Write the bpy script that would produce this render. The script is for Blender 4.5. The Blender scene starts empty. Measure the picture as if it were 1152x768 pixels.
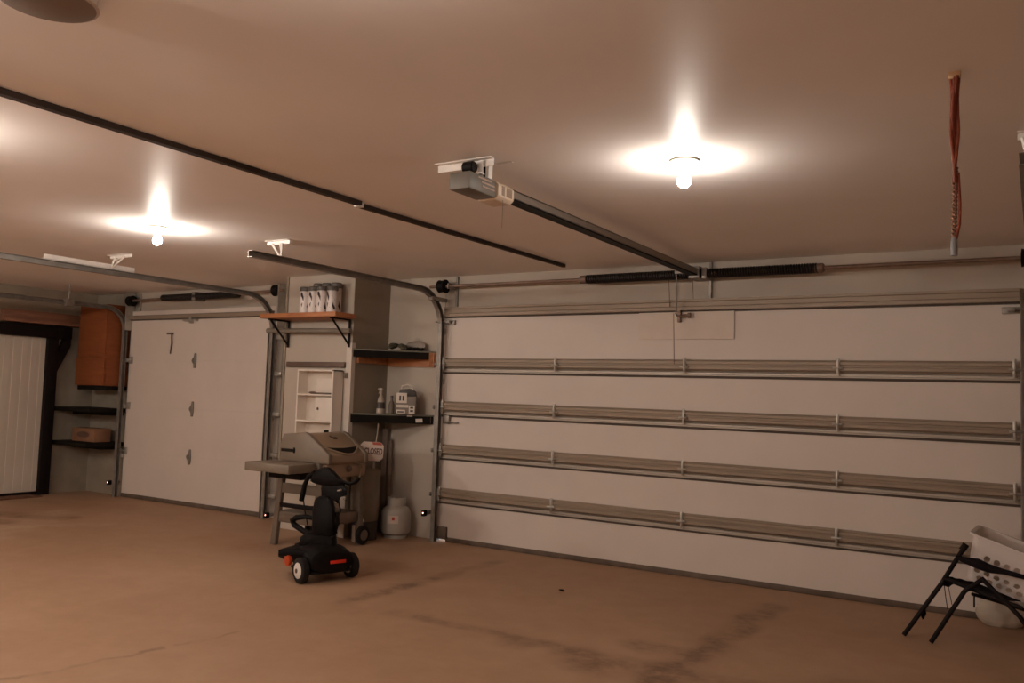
import bpy, bmesh, math, random
from mathutils import Vector, Matrix
random.seed(7)
sc = bpy.context.scene
COL = sc.collection
PI = math.pi

# ------------------------------------------------------------------ camera maths
F_PX, W_PX, H_PX = 960.574, 1152, 768
YAW, PITCH, ROLL = [math.radians(v) for v in (31.764, 3.736, 1.902)]
EYE = Vector((0, 0, 1.58))
cy, sy = math.cos(YAW), math.sin(YAW)
FW = Vector((-sy*math.cos(PITCH), cy*math.cos(PITCH), math.sin(PITCH)))
r0 = Vector((cy, sy, 0)); u0 = r0.cross(FW)
RT = r0*math.cos(ROLL) + u0*math.sin(ROLL)
UP = -r0*math.sin(ROLL) + u0*math.cos(ROLL)

def ray(x, y):
    return RT*((x-576)/F_PX) - UP*((y-384)/F_PX) + FW
def atY(x, y, Y):
    d = ray(x, y); return EYE + d*(Y/d.y)
def atZ(x, y, Z=0.0):
    d = ray(x, y); return EYE + d*((Z-EYE.z)/d.z)
def atX(x, y, X):
    d = ray(x, y); return EYE + d*(X/d.x)

cam_d = bpy.data.cameras.new('camera'); cam = bpy.data.objects.new('camera', cam_d); COL.objects.link(cam)
cam_d.sensor_width = 36; cam_d.sensor_fit = 'HORIZONTAL'; cam_d.lens = F_PX/W_PX*36
cam_d.clip_start = 0.05; cam_d.clip_end = 100
M = Matrix((RT, UP, -FW)).transposed().to_4x4(); M.translation = EYE
cam.matrix_world = M
sc.camera = cam

# ------------------------------------------------------------------ materials
def mat(name, col, rough=0.6, metal=0.0, var=0.12, scale=6.0, bump=0.0, bscale=40.0, col2=None, stretch=None, spec=0.5):
    m = bpy.data.materials.new(name); m.use_nodes = True
    nt = m.node_tree; n = nt.nodes; l = nt.links
    b = n['Principled BSDF']
    b.inputs['Roughness'].default_value = rough
    b.inputs['Metallic'].default_value = metal
    b.inputs['Specular IOR Level'].default_value = spec
    tc = n.new('ShaderNodeTexCoord')
    mp = n.new('ShaderNodeMapping'); l.new(tc.outputs['Object'], mp.inputs['Vector'])
    if stretch: mp.inputs['Scale'].default_value = stretch
    nz = n.new('ShaderNodeTexNoise'); nz.inputs['Scale'].default_value = scale; nz.inputs['Detail'].default_value = 5
    l.new(mp.outputs['Vector'], nz.inputs['Vector'])
    rp = n.new('ShaderNodeValToRGB')
    c1 = [max(0, c*(1-var)) for c in col]; c2 = [min(1, c*(1+var)) for c in col]
    if col2: c1 = col2; c2 = col
    rp.color_ramp.elements[0].position = 0.3; rp.color_ramp.elements[1].position = 0.7
    rp.color_ramp.elements[0].color = (*c1, 1); rp.color_ramp.elements[1].color = (*c2, 1)
    l.new(nz.outputs['Fac'], rp.inputs['Fac']); l.new(rp.outputs['Color'], b.inputs['Base Color'])
    if bump:
        nb = n.new('ShaderNodeTexNoise'); nb.inputs['Scale'].default_value = bscale; nb.inputs['Detail'].default_value = 4
        l.new(tc.outputs['Object'], nb.inputs['Vector'])
        bp = n.new('ShaderNodeBump'); bp.inputs['Strength'].default_value = bump; bp.inputs['Distance'].default_value = 0.01
        l.new(nb.outputs['Fac'], bp.inputs['Height']); l.new(bp.outputs['Normal'], b.inputs['Normal'])
    return m

def emit(name, col, strength):
    m = bpy.data.materials.new(name); m.use_nodes = True
    nt = m.node_tree; nt.nodes.clear()
    e = nt.nodes.new('ShaderNodeEmission'); e.inputs['Color'].default_value = (*col, 1); e.inputs['Strength'].default_value = strength
    o = nt.nodes.new('ShaderNodeOutputMaterial'); nt.links.new(e.outputs[0], o.inputs[0])
    return m

MT = {}
MT['wall'] = mat('painted drywall', (.50, .435, .365), .75, var=.06, scale=1.5, bump=.05, bscale=60)
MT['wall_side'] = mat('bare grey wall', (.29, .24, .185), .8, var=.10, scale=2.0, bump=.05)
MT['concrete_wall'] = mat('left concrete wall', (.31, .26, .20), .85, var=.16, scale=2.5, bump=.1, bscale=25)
MT['ceil'] = mat('ceiling paint', (.95, .90, .87), .44, var=.03, scale=1.2, spec=.08)
MT['trim'] = mat('pale corner bead', (.66, .59, .52), .6, var=.04)
MT['door'] = mat('white door steel', (.70, .615, .55), .5, var=.03, scale=2, bump=.05, bscale=120)
MT['door_left'] = mat('white ribbed door', (.60, .53, .45), .6, var=.04, scale=2)
MT['strut'] = mat('galvanised strut', (.31, .24, .18), .5, .2, var=.04, scale=3)
MT['rail'] = mat('bare rail', (.46, .40, .34), .45, .4, var=.04, scale=3)
MT['galv'] = mat('galvanised steel', (.46, .43, .39), .42, .6, var=.15, scale=12)
MT['galv_dark'] = mat('dull galvanised steel', (.30, .27, .24), .5, .6, var=.15, scale=12)
MT['zinc'] = mat('bright zinc angle', (.85, .81, .76), .45, .1, var=.08, scale=15)
MT['shaft'] = mat('rusty shaft', (.25, .17, .13), .55, .4, var=.2, scale=10)
MT['black'] = mat('black paint', (.007, .005, .004), .6, var=.3, spec=.18)
MT['black_metal'] = mat('black steel frame', (.009, .005, .005), .6, .0, var=.3, spec=.18)
MT['spring'] = mat('oiled spring', (.030, .024, .022), .4, .5, var=.3, scale=30)
MT['rubber'] = mat('black rubber', (.013, .010, .009), .75, var=.3, spec=.25)
MT['seal'] = mat('brown rubber seal', (.13, .09, .065), .7, var=.25, scale=8)
MT['joint'] = mat('dark seam', (.10, .075, .06), .8)
MT['sheet'] = mat('cream board', (.71, .615, .535), .6, var=.03)
MT['wood_red'] = mat('reddish wood', (.26, .080, .025), .55, var=.25, scale=3, stretch=(1, 1, 8), col2=(.21, .060, .020), spec=.25)
MT['wood_orange'] = mat('orange plank', (.50, .20, .075), .5, col2=(.36, .125, .045), scale=3, stretch=(1.2, 9, 9))
MT['wood_beam'] = mat('brown timber', (.27, .125, .07), .6, col2=(.19, .08, .045), scale=3, stretch=(9, 1, 9))
MT['wood_dark'] = mat('dark board', (.13, .08, .06), .6, var=.25, scale=4)
MT['shelf_dark'] = mat('dark shelf', (.010, .007, .005), .7, var=.3, spec=.12)
MT['shelf_top'] = mat('grey green shelf top', (.17, .16, .12), .5, var=.2)
MT['box'] = mat('brown carton', (.25, .12, .062), .7, var=.12)
MT['box_print'] = mat('carton print', (.12, .06, .04), .7)
MT['white'] = mat('white laminate', (.78, .70, .62), .5, var=.03)
MT['white_dim'] = mat('off white panel', (.68, .60, .52), .5, var=.04)
MT['can_white'] = mat('white canister', (.72, .65, .62), .4, var=.03)
MT['can_lid'] = mat('grey lid', (.12, .105, .09), .5, var=.2)
MT['can_print'] = mat('maroon print', (.035, .010, .012), .6)
MT['grill_lid'] = mat('tan enamel', (.31, .22, .145), .38, var=.06, scale=4)
MT['grill_grey'] = mat('grey brown cast end', (.20, .155, .115), .45, var=.1)
MT['grill_leg'] = mat('brown grey leg', (.15, .112, .082), .5, var=.12)
MT['grill_panel'] = mat('tan panel', (.27, .18, .115), .45, var=.06)
MT['tube_grey'] = mat('grey tube', (.20, .165, .13), .5, var=.12)
MT['tank'] = mat('pale grey tank', (.42, .385, .34), .4, var=.06)
MT['red'] = mat('red mark', (.55, .05, .03), .5, var=.1)
MT['reflector'] = mat('red reflector', (.70, .035, .015), .25, var=.1)
MT['reflector_orange'] = mat('orange reflector', (.48, .06, .015), .3, var=.1)
MT['sign_white'] = mat('sign white', (.66, .54, .46), .5, var=.05)
MT['sign_red'] = mat('sign red', (.45, .09, .06), .5)
MT['sign_text'] = mat('sign letters', (.11, .05, .04), .5)
MT['bin'] = mat('grey brown bin', (.20, .155, .11), .6, var=.1)
MT['bin_base'] = mat('dark bin base', (.05, .035, .028), .7)
MT['pole'] = mat('weathered pole', (.20, .145, .11), .65, var=.15, scale=5)
MT['pole_light'] = mat('pale pole', (.40, .33, .26), .6, var=.1)
MT['yellow'] = mat('yellow cap', (.45, .33, .06), .5)
MT['blue'] = mat('blue label', (.03, .035, .10), .5)
MT['jug'] = mat('white jug', (.55, .49, .42), .45)
MT['bottle'] = mat('pale bottle', (.42, .36, .30), .4, var=.1)
MT['bottle_label'] = mat('dark bottle label', (.06, .045, .04), .5)
MT['unit_white'] = mat('white case', (.68, .60, .52), .45, var=.05)
MT['unit_dark'] = mat('dark case', (.06, .05, .045), .5, var=.2)
MT['unit_grey'] = mat('grey case', (.22, .18, .15), .5, var=.1)
MT['cloth_green'] = mat('dull green cloth', (.07, .06, .035), .9, var=.4, scale=20)
MT['bag_grey'] = mat('grey plastic bag', (.30, .25, .21), .5, var=.12, scale=10, bump=.3, bscale=18)
MT['opener'] = mat('opener grey', (.165, .145, .12), .5, var=.08)
MT['opener_print'] = mat('opener print', (.46, .33, .26), .6)
MT['lens'] = mat('cream lens', (.72, .58, .44), .4, var=.03)
MT['lens_dark'] = mat('lens slot', (.30, .21, .15), .6)
MT['opener_rail'] = mat('opener rail steel', (.25, .21, .175), .4, .4, var=.08)
MT['ceil_rail'] = mat('dark ceiling rail', (.045, .030, .023), .7, 0, var=.12, spec=.25)
MT['shade'] = mat('unlit shade', (.22, .17, .135), .6, var=.04, spec=.2)
MT['shade_rim'] = mat('pale rim', (.46, .36, .28), .6, var=.03, spec=.2)
MT['porcelain'] = mat('porcelain', (.78, .76, .66), .35, var=.02)
MT['cord'] = mat('orange cord', (.30, .055, .018), .6, col2=(.19, .03, .010), scale=25)
MT['cord_wrap'] = mat('pale cord', (.34, .19, .12), .6, col2=(.20, .05, .02), scale=60)
MT['plug'] = mat('blue grey plug', (.26, .26, .27), .5)
MT['brass'] = mat('brass ring', (.55, .35, .20), .4, .5)
MT['basket'] = mat('white basket plastic', (.80, .72, .68), .45, var=.02)
MT['fabric'] = mat('black sling fabric', (.010, .007, .008), .9, var=.3, scale=20, spec=.1)
MT['bag_white'] = mat('pale bag', (.50, .42, .34), .6, var=.12, scale=8, bump=.3, bscale=15)
MT['mat'] = mat('brown threshold', (.16, .07, .035), .9, var=.3, scale=15)
MT['hub'] = mat('white hub', (.72, .66, .60), .45, var=.03)
MT['scooter'] = mat('black scooter shell', (.0045, .003, .003), .6, var=.3, spec=.14)
MT['led'] = emit('sensor lamp', (1, .35, .25), 6)

# ------------------------------------------------------------------ floor material
def floor_material():
    m = bpy.data.materials.new('dusty concrete'); m.use_nodes = True
    nt = m.node_tree; n = nt.nodes; l = nt.links
    b = n['Principled BSDF']; b.inputs['Roughness'].default_value = .62; b.inputs['Specular IOR Level'].default_value = .3
    tc = n.new('ShaderNodeTexCoord'); P = tc.outputs['Object']
    def noise(scale, detail=5, rough=.6):
        z = n.new('ShaderNodeTexNoise'); z.inputs['Scale'].default_value = scale
        z.inputs['Detail'].default_value = detail; z.inputs['Roughness'].default_value = rough
        l.new(P, z.inputs['Vector']); return z
    def math_(op, a, b_=None, c=None):
        x = n.new('ShaderNodeMath'); x.operation = op
        for i, v in enumerate((a, b_, c)):
            if v is None: continue
            if isinstance(v, (int, float)): x.inputs[i].default_value = v
            else: l.new(v, x.inputs[i])
        return x.outputs[0]
    def vec(op, a, b_=None):
        x = n.new('ShaderNodeVectorMath'); x.operation = op
        for i, v in enumerate((a, b_)):
            if v is None: continue
            if isinstance(v, (tuple, list)): x.inputs[i].default_value = v
            else: l.new(v, x.inputs[i])
        return x
    n1 = noise(.7, 6); n2 = noise(4.5, 8, .7); n3 = noise(22, 5)
    rp = n.new('ShaderNodeValToRGB'); e = rp.color_ramp.elements
    e[0].position = .32; e[0].color = (.36, .215, .13, 1); e[1].position = .68; e[1].color = (.46, .30, .195, 1)
    mix = math_('ADD', math_('MULTIPLY', n1.outputs['Fac'], .6), math_('MULTIPLY', n2.outputs['Fac'], .4))
    l.new(mix, rp.inputs['Fac'])
    # worn dirt along the saw-cut joints and as stains; each entry: ends, half width, strength, colour
    warp = n.new('ShaderNodeTexNoise'); warp.inputs['Scale'].default_value = 3; warp.inputs['Detail'].default_value = 4; l.new(P, warp.inputs['Vector'])
    off = vec('SCALE', vec('SUBTRACT', warp.outputs['Color'], (.5, .5, .5)).outputs[0]); off.inputs['Scale'].default_value = .28
    PW = vec('ADD', P, off.outputs[0]).outputs[0]
    PW = vec('MULTIPLY', PW, (1, 1, 0)).outputs[0]
    segs = [((-4.47, 4.9), (-4.44, 7.1), .07, .5, 0), ((-4.5, 5.1), (-4.47, 6.0), .10, .6, 0),
            ((-1.86, 4.7), (-1.80, 6.95), .10, .75, 0), ((-1.85, 4.6), (-1.83, 5.6), .15, .35, 0),
            ((-3.95, 4.95), (-2.55, 4.90), .08, .6, 0), ((-2.5, 4.9), (-.4, 4.85), .13, .6, 0),
            ((-2.35, 4.75), (-2.2, 4.72), .16, .7, 0), ((-2.25, 5.3), (-2.1, 5.3), .10, .7, 0), ((-2.9, 4.75), (-2.85, 4.8), .09, .45, 0),
            ((-1.0, 5.1), (-.5, 5.5), .22, .6, 0),
            ((-4.72, 2.2), (-4.52, 3.4), .022, .55, 0), ((-4.5, 3.5), (-4.42, 3.9), .02, .4, 0),
            ((-10.6, 5.5), (-9.7, 5.85), .16, .95, 1), ((-10.2, 5.2), (-9.8, 5.3), .12, .8, 1), ((-11.5, 6.3), (-10.6, 6.6), .22, .35, 1),
            ((-4.3, 5.5), (-4.1, 5.7), .2, .2, 0),
            ((-6.7, 6.0), (-5.6, 6.9), .35, .25, 1), ((-7.4, 6.2), (-6.8, 6.0), .25, .35, 2),
            ((-10.2, 6.1), (-8.9, 4.6), .20, .5, 3), ((-9.9, 4.6), (-9.0, 5.9), .12, .4, 3)]
    cols = [(.15, .085, .055, 1), (.17, .085, .045, 1), (.33, .12, .05, 1), (.52, .38, .27, 1)]
    cur = rp.outputs['Color']
    brk = n.new('ShaderNodeMapRange'); l.new(n2.outputs['Fac'], brk.inputs['Value'])
    brk.inputs['From Min'].default_value = .35; brk.inputs['From Max'].default_value = .62
    for a, c, w, s, ci in segs:
        ax, ay = a; dx, dy = c[0]-ax, c[1]-ay; L2 = dx*dx+dy*dy
        pa = vec('SUBTRACT', PW, (ax, ay, 0)).outputs[0]
        t = math_('DIVIDE', vec('DOT_PRODUCT', pa, (dx, dy, 0)).outputs['Value'], L2)
        t = math_('MINIMUM', math_('MAXIMUM', t, 0.0), 1.0)
        q = vec('SCALE', (0, 0, 0)); q.inputs[0].default_value = (dx, dy, 0); l.new(t, q.inputs['Scale'])
        d = vec('LENGTH', vec('SUBTRACT', pa, q.outputs[0]).outputs[0]).outputs['Value']
        mr = n.new('ShaderNodeMapRange'); mr.interpolation_type = 'SMOOTHSTEP'
        l.new(d, mr.inputs['Value']); mr.inputs['From Min'].default_value = w*1.7; mr.inputs['From Max'].default_value = w*.25
        f = math_('MULTIPLY', math_('MULTIPLY', mr.outputs[0], brk.outputs[0]), s)
        mx = n.new('ShaderNodeMix'); mx.data_type = 'RGBA'
        l.new(f, mx.inputs['Factor']); l.new(cur, mx.inputs['A']); mx.inputs['B'].default_value = cols[ci]
        cur = mx.outputs['Result']
    l.new(cur, b.inputs['Base Color'])
    bp = n.new('ShaderNodeBump'); bp.inputs['Strength'].default_value = .12; bp.inputs['Distance'].default_value = .01
    l.new(n3.outputs['Fac'], bp.inputs['Height']); l.new(bp.outputs['Normal'], b.inputs['Normal'])
    return m
MT['floor'] = floor_material()

# ------------------------------------------------------------------ mesh helpers
ROOTS = {}
class MB:
    """collects solids (world coordinates) and links them as ONE mesh object"""
    def __init__(self): self.bm = bmesh.new()
    def add(self, other):
        me = bpy.data.meshes.new('tmp'); other.to_mesh(me); other.free(); self.bm.from_mesh(me); bpy.data.meshes.remove(me); return self
    def box(self, x0, x1, y0, y1, z0, z1, bev=0.0, mtx=None, seg=2):
        b = bmesh.new(); bmesh.ops.create_cube(b, size=1)
        for v in b.verts:
            v.co = Vector((x0+(v.co.x+.5)*(x1-x0), y0+(v.co.y+.5)*(y1-y0), z0+(v.co.z+.5)*(z1-z0)))
        bmesh.ops.recalc_face_normals(b, faces=b.faces)
        if bev: bmesh.ops.bevel(b, geom=list(b.edges), offset=bev, segments=seg, affect='EDGES', profile=.5)
        if mtx: b.transform(mtx)
        return self.add(b)
    def tube(self, pts, r, n=12, caps=True):
        """round tube along a polyline; r is one radius or one per point"""
        pts = [Vector(p) for p in pts]; rs = r if isinstance(r, (list, tuple)) else [r]*len(pts)
        b = bmesh.new(); rings = []; ref = None
        for i, p in enumerate(pts):
            t = (pts[min(i+1, len(pts)-1)] - pts[max(i-1, 0)]).normalized()
            if ref is None:
                ref = Vector((0, 0, 1)) if abs(t.z) < .9 else Vector((1, 0, 0))
            s = t.cross(ref).normalized(); ref = s.cross(t).normalized()
            rings.append([b.verts.new(p + (s*math.cos(a) + ref*math.sin(a))*rs[i]) for a in [2*PI*k/n for k in range(n)]])
        for a, c in zip(rings, rings[1:]):
            for k in range(n): b.faces.new((a[k], a[(k+1) % n], c[(k+1) % n], c[k]))
        if caps: b.faces.new(rings[0][::-1]); b.faces.new(rings[-1])
        bmesh.ops.recalc_face_normals(b, faces=b.faces)
        return self.add(b)
    def lathe(self, prof, c=(0, 0, 0), n=28, axis='Z', mtx=None):
        """prof: (radius, height) pairs"""
        b = bmesh.new(); rings = []
        for r, h in prof:
            rings.append([b.verts.new((max(r, 1e-4)*math.cos(2*PI*k/n), max(r, 1e-4)*math.sin(2*PI*k/n), h)) for k in range(n)])
        for a, d in zip(rings, rings[1:]):
            for k in range(n): b.faces.new((a[k], a[(k+1) % n], d[(k+1) % n], d[k]))
        b.faces.new(rings[0][::-1]); b.faces.new(rings[-1])
        if axis == 'X': b.transform(Matrix.Rotation(PI/2, 4, 'Y'))
        if axis == 'Y': b.transform(Matrix.Rotation(-PI/2, 4, 'X'))
        if mtx: b.transform(mtx)
        b.transform(Matrix.Translation(c))
        bmesh.ops.recalc_face_normals(b, faces=b.faces)
        return self.add(b)
    def prism(self, poly, d, mtx, bev=0):
        """poly (2d) extruded 0..d along local z, then mtx"""
        b = bmesh.new()
        lo = [b.verts.new((p[0], p[1], 0)) for p in poly]; hi = [b.verts.new((p[0], p[1], d)) for p in poly]
        b.faces.new(lo[::-1]); b.faces.new(hi)
        for i in range(len(poly)): b.faces.new((lo[i], lo[(i+1) % len(poly)], hi[(i+1) % len(poly)], hi[i]))
        bmesh.ops.recalc_face_normals(b, faces=b.faces)
        if bev: bmesh.ops.bevel(b, geom=list(b.edges), offset=bev, segments=2, affect='EDGES', profile=.5)
        b.transform(mtx)
        bmesh.ops.recalc_face_normals(b, faces=b.faces)
        return self.add(b)
    def sweep(self, path, prof, side):
        """closed profile (s,n) swept along a planar path; side = unit vector normal to the path plane"""
        path = [Vector(p) for p in path]; side = Vector(side)
        b = bmesh.new(); rings = []
        for i, p in enumerate(path):
            t = (path[min(i+1, len(path)-1)] - path[max(i-1, 0)]).normalized()
            nn = t.cross(side).normalized()
            rings.append([b.verts.new(p + side*s + nn*q) for s, q in prof])
        n = len(prof)
        for a, c in zip(rings, rings[1:]):
            for k in range(n): b.faces.new((a[k], a[(k+1) % n], c[(k+1) % n], c[k]))
        b.faces.new(rings[0][::-1]); b.faces.new(rings[-1])
        bmesh.ops.recalc_face_normals(b, faces=b.faces)
        return self.add(b)
    def ball(self, c, rx, ry, rz, sub=3, mtx=None, jit=0):
        b = bmesh.new(); bmesh.ops.create_icosphere(b, subdivisions=sub, radius=1)
        for v in b.verts:
            k = 1 + random.uniform(-jit, jit); v.co = Vector((v.co.x*rx*k, v.co.y*ry*k, v.co.z*rz*k))
        if mtx: b.transform(mtx)
        b.transform(Matrix.Translation(c)); return self.add(b)
    def build(self, name, m, parent=None, smooth=True, angle=35):
        me = bpy.data.meshes.new(name)
        if parent is not None: self.bm.transform(ROOTS[parent.name].inverted())
        self.bm.to_mesh(me); self.bm.free()
        me.materials.append(MT[m])
        o = bpy.data.objects.new(name, me); COL.objects.link(o)
        if smooth:
            me.polygons.foreach_set('use_smooth', [True]*len(me.polygons))
            me.set_sharp_from_angle(angle=math.radians(angle))
        if parent is not None:
            o.parent = parent; ROOTS[o.name] = ROOTS[parent.name]
        else: ROOTS[o.name] = Matrix.Identity(4)
        return o

def tag(o, label, cat, group=None, kind=None):
    if label: o['label'] = label
    if cat: o['category'] = cat
    if group: o['group'] = group
    if kind: o['kind'] = kind
    return o
def thing(name, loc, label=None, cat=None, group=None, kind=None):
    o = bpy.data.objects.new(name, None); COL.objects.link(o); o.empty_display_size = .1
    o.location = loc; ROOTS[o.name] = Matrix.Translation(loc)
    return tag(o, label, cat, group, kind)
def single(mb, name, m, label, cat, loc=None, group=None, kind=None, smooth=True):
    """a top-level thing that is one mesh, origin at its base"""
    vs = [v.co for v in mb.bm.verts]
    if loc is None:
        loc = Vector(((min(v.x for v in vs)+max(v.x for v in vs))/2, (min(v.y for v in vs)+max(v.y for v in vs))/2, min(v.z for v in vs)))
    mb.bm.transform(Matrix.Translation(-Vector(loc)))
    o = mb.build(name, m, None, smooth); o.location = loc; ROOTS[o.name] = Matrix.Translation(loc)
    return tag(o, label, cat, group, kind)
def structure(mb, name, m, label, cat='structure'):
    o = mb.build(name, m, None, False); o['kind'] = 'structure'; o['label'] = label; o['category'] = cat
    return o
def copy_tree(o, delta, parent=None):
    c = o.copy(); COL.objects.link(c)
    if parent is None: c.location = Vector(o.location) + Vector(delta); ROOTS[c.name] = Matrix.Translation(c.location)
    else: c.parent = parent; ROOTS[c.name] = ROOTS[parent.name]
    for ch in list(o.children): copy_tree(ch, delta, c)
    return c
def label_part(o, text): o['label'] = text; return o
def frame_mtx(o, u, v):
    """matrix with local x = u, local y = v, local z = u x v, origin o"""
    u = Vector(u).normalized(); v = Vector(v); w = u.cross(v).normalized(); v = w.cross(u)
    m = Matrix((u, v, w)).transposed().to_4x4(); m.translation = Vector(o); return m
def text_mesh(body, size, mtx, name, m, parent, depth=.0008):
    cu = bpy.data.curves.new('tmp_text', 'FONT'); cu.body = body; cu.size = size; cu.extrude = depth; cu.offset = .0016; cu.align_x = 'CENTER'; cu.align_y = 'CENTER'
    t = bpy.data.objects.new('tmp_text', cu); COL.objects.link(t)
    dg = bpy.context.evaluated_depsgraph_get()
    me = bpy.data.meshes.new_from_object(t.evaluated_get(dg))
    bpy.data.objects.remove(t); bpy.data.curves.remove(cu)
    b = MB(); me.transform(mtx); b.bm.from_mesh(me); bpy.data.meshes.remove(me)
    return b.build(name, m, parent, False)

# ------------------------------------------------------------------ room shell
ZC = 2.895           # ceiling
YW = 7.66            # wall with the wide door
YS = 7.56            # wall with the single door
XL = -12.0           # left wall
XR, YF = 1.7, -3.0
BD0, BD1, BDT = -5.60, -.125, 2.535     # wide door opening
SD0, SD1, SDT = -11.03, -8.16, 2.60    # single door opening
structure(MB().box(XL-.3, XR+.3, YF-.3, 12.0, -.12, 0), 'floor', 'floor', 'dusty tan concrete floor with stained saw-cut joints', 'floor')
structure(MB().box(XL-.3, XR+.3, YF-.3, YW+.3, ZC, ZC+.12), 'ceiling', 'ceil', 'smooth semi-gloss painted ceiling', 'ceiling')
m = MB().box(-6.43, BD0, YW, YW+.2, 0, ZC).box(BD0, BD1, YW, YW+.2, BDT, ZC).box(BD1, XR+.3, YW, YW+.2, 0, ZC)
structure(m, 'wall_back', 'wall', 'wall around the wide garage door', 'wall')
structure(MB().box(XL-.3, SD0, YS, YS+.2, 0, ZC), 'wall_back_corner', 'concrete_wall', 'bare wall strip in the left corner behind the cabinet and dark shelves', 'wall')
m = MB().box(SD0, SD1, YS, YS+.2, SDT, ZC).box(SD1, -7.4, YS, YS+.2, 0, ZC)
structure(m, 'wall_back_left', 'wall', 'wall around the single garage door', 'wall')
m = MB().box(-7.45, -6.43, 7.05, YW+.2, 0, ZC)
structure(m, 'wall_column', 'wall', 'wide wall pier between the two garage doors', 'wall')
structure(MB().box(-6.431, -6.427, 7.053, YW, 0, ZC), 'wall_alcove', 'wall_side', 'darker grey-brown side face of the wall pier', 'wall')  # thin sheet in a darker wall colour over the pier's right side
structure(MB().box(-6.50, -6.422, 7.040, 7.10, 0, 2.12), 'trim_1', 'trim', 'pale corner bead on the wall pier edge', 'trim')
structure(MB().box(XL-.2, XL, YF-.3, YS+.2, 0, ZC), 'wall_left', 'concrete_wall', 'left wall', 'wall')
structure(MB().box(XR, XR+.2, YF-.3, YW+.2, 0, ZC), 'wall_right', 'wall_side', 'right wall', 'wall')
structure(MB().box(XL-.3, XR+.3, YF-.2, YF, 0, ZC), 'wall_front', 'wall', 'wall behind the viewer', 'wall')
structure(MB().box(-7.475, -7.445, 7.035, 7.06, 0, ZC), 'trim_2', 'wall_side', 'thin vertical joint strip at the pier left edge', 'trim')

# ------------------------------------------------------------------ wide garage door (door_1)
YD = 7.61
d1 = thing('door_1', ((BD0+BD1)/2, YD, 0), 'wide white sectional garage door with horizontal steel struts', 'garage door', kind='structure')
LV = [.045, .435, .907, 1.375, 1.845, 2.552]
for i in range(5):
    x0 = BD0+.05 if i == 0 else BD0-.02
    MB().box(BD0-.02, BD1+.004, YD, YD+.045, LV[i], LV[i+1], .003).build('door_section', 'door', d1, False)
MB().box(BD0+.13, BD1, YD-.012, YD+.05, .0, .05, .006).build('bottom_seal', 'seal', d1)
for z in LV[1:5]:
    # hat-shaped strut with two pressed grooves
    prof = [(0, 0), (.022, 0), (.030, .012), (.060, .016), (.060, .040), (.050, .046), (.050, .058), (.060, .064), (.060, .086), (.030, .090), (.022, .104), (0, .104)]
    mt = frame_mtx((BD0+.06, YD-.001, z+.034), (0, -1, 0), (0, 0, 1))
    s = MB().prism(prof, -(BD1-BD0-.10), mt).build('strut', 'strut', d1, False)
    mt = frame_mtx((BD0, YD-.001, z-.010), (0, -1, 0), (0, 0, 1))
    MB().prism([(0, 0), (.034, 0), (.034, .008), (.026, .014), (.026, .030), (.012, .038), (0, .038)], -(BD1-BD0), mt).build('joint_rail', 'rail', d1, False)
    MB().box(BD0, BD1, YD-.006, YD+.001, z-.032, z-.010).build('seam_strip', 'joint', d1, False)
# top strut
mt = frame_mtx((BD0+.03, YD-.001, 2.440), (0, -1, 0), (0, 0, 1))
MB().prism([(0, 0), (.055, 0), (.055, .030), (.045, .038), (.045, .075), (.055, .082), (.055, .104), (0, .108)], -(BD1-BD0-.03), mt).build('strut', 'strut', d1, False)
MB().box(BD0, BD1, YD-.010, YD+.001, 2.424, 2.440).build('seam_strip', 'joint', d1, False)
def hinge(x, z, end=False):
    b = MB().box(x-.013, x+.013, YD-.070, YD-.058, z+.005, z+.155, .003)
    b.box(x-.026, x+.026, YD-.074, YD-.06, z+.058, z+.080, .004)
    b.tube([(x-.04, YD-.078, z+.07), (x+.04, YD-.078, z+.07)], .010, 8)
    b.box(x-.007, x+.007, YD-.082, YD-.06, z+.02, z+.14, .002)
    o = b.build('hinge', 'galv', d1)
    if end:
        sx = -1 if x < -3 else 1
        MB().tube([(x, YD-.082, z+.07), (x+sx*.09, YD-.082, z+.07)], .008, 8).lathe([(.024, -.012), (.024, .012)], (x+sx*.085, YD-.082, z+.07), 14, 'X').build('roller', 'galv_dark', d1)
for z in LV[1:5]:
    for x in (-4.15, -2.79, -1.44): hinge(x, z)
    hinge(BD0+.055, z, True); hinge(BD1-.035, z, True)
for x, sx in ((BD0+.10, -1), (BD1-.06, 1)):     # top roller fixtures
    MB().box(x-.06, x+.06, YD-.03, YD-.005, 2.35, 2.40, .004).box(x-.02, x+.03, YD-.09, YD-.02, 2.365, 2.395, .004).tube([(x, YD-.08, 2.38), (x+sx*.16, YD-.08, 2.38)], .009, 8).build('top_roller_bracket', 'galv_dark', d1)
MB().box(BD0+.06, BD0+.14, YD-.045, YD-.004, 1.27, 1.36, .006).tube([(BD0+.1, YD-.05, 1.29), (BD0+.27, YD-.05, 1.285)], .009, 8).build('slide_bolt', 'galv_dark', d1)
MB().box(BD0, BD0+.15, YD-.03, YD-.004, .028, .16, .004).build('corner_bracket', 'seal', d1)
label_part(MB().box(-3.275, -2.345, YD-.016, YD-.002, 2.172, 2.428, .002).build('cover_board', 'sheet', d1, False), 'cream rectangular board fixed on the top section')
MB().box(-2.875, -2.845, YD-.05, YD-.012, 2.33, 2.47, .004).tube([(-2.86, YD-.05, 2.385), (-2.76, YD-.06, 2.39)], .014, 10).lathe([(.026, -.01), (.026, .012)], (-2.755, YD-.06, 2.39), 14, 'X').build('operator_bracket', 'shaft', d1)

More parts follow.
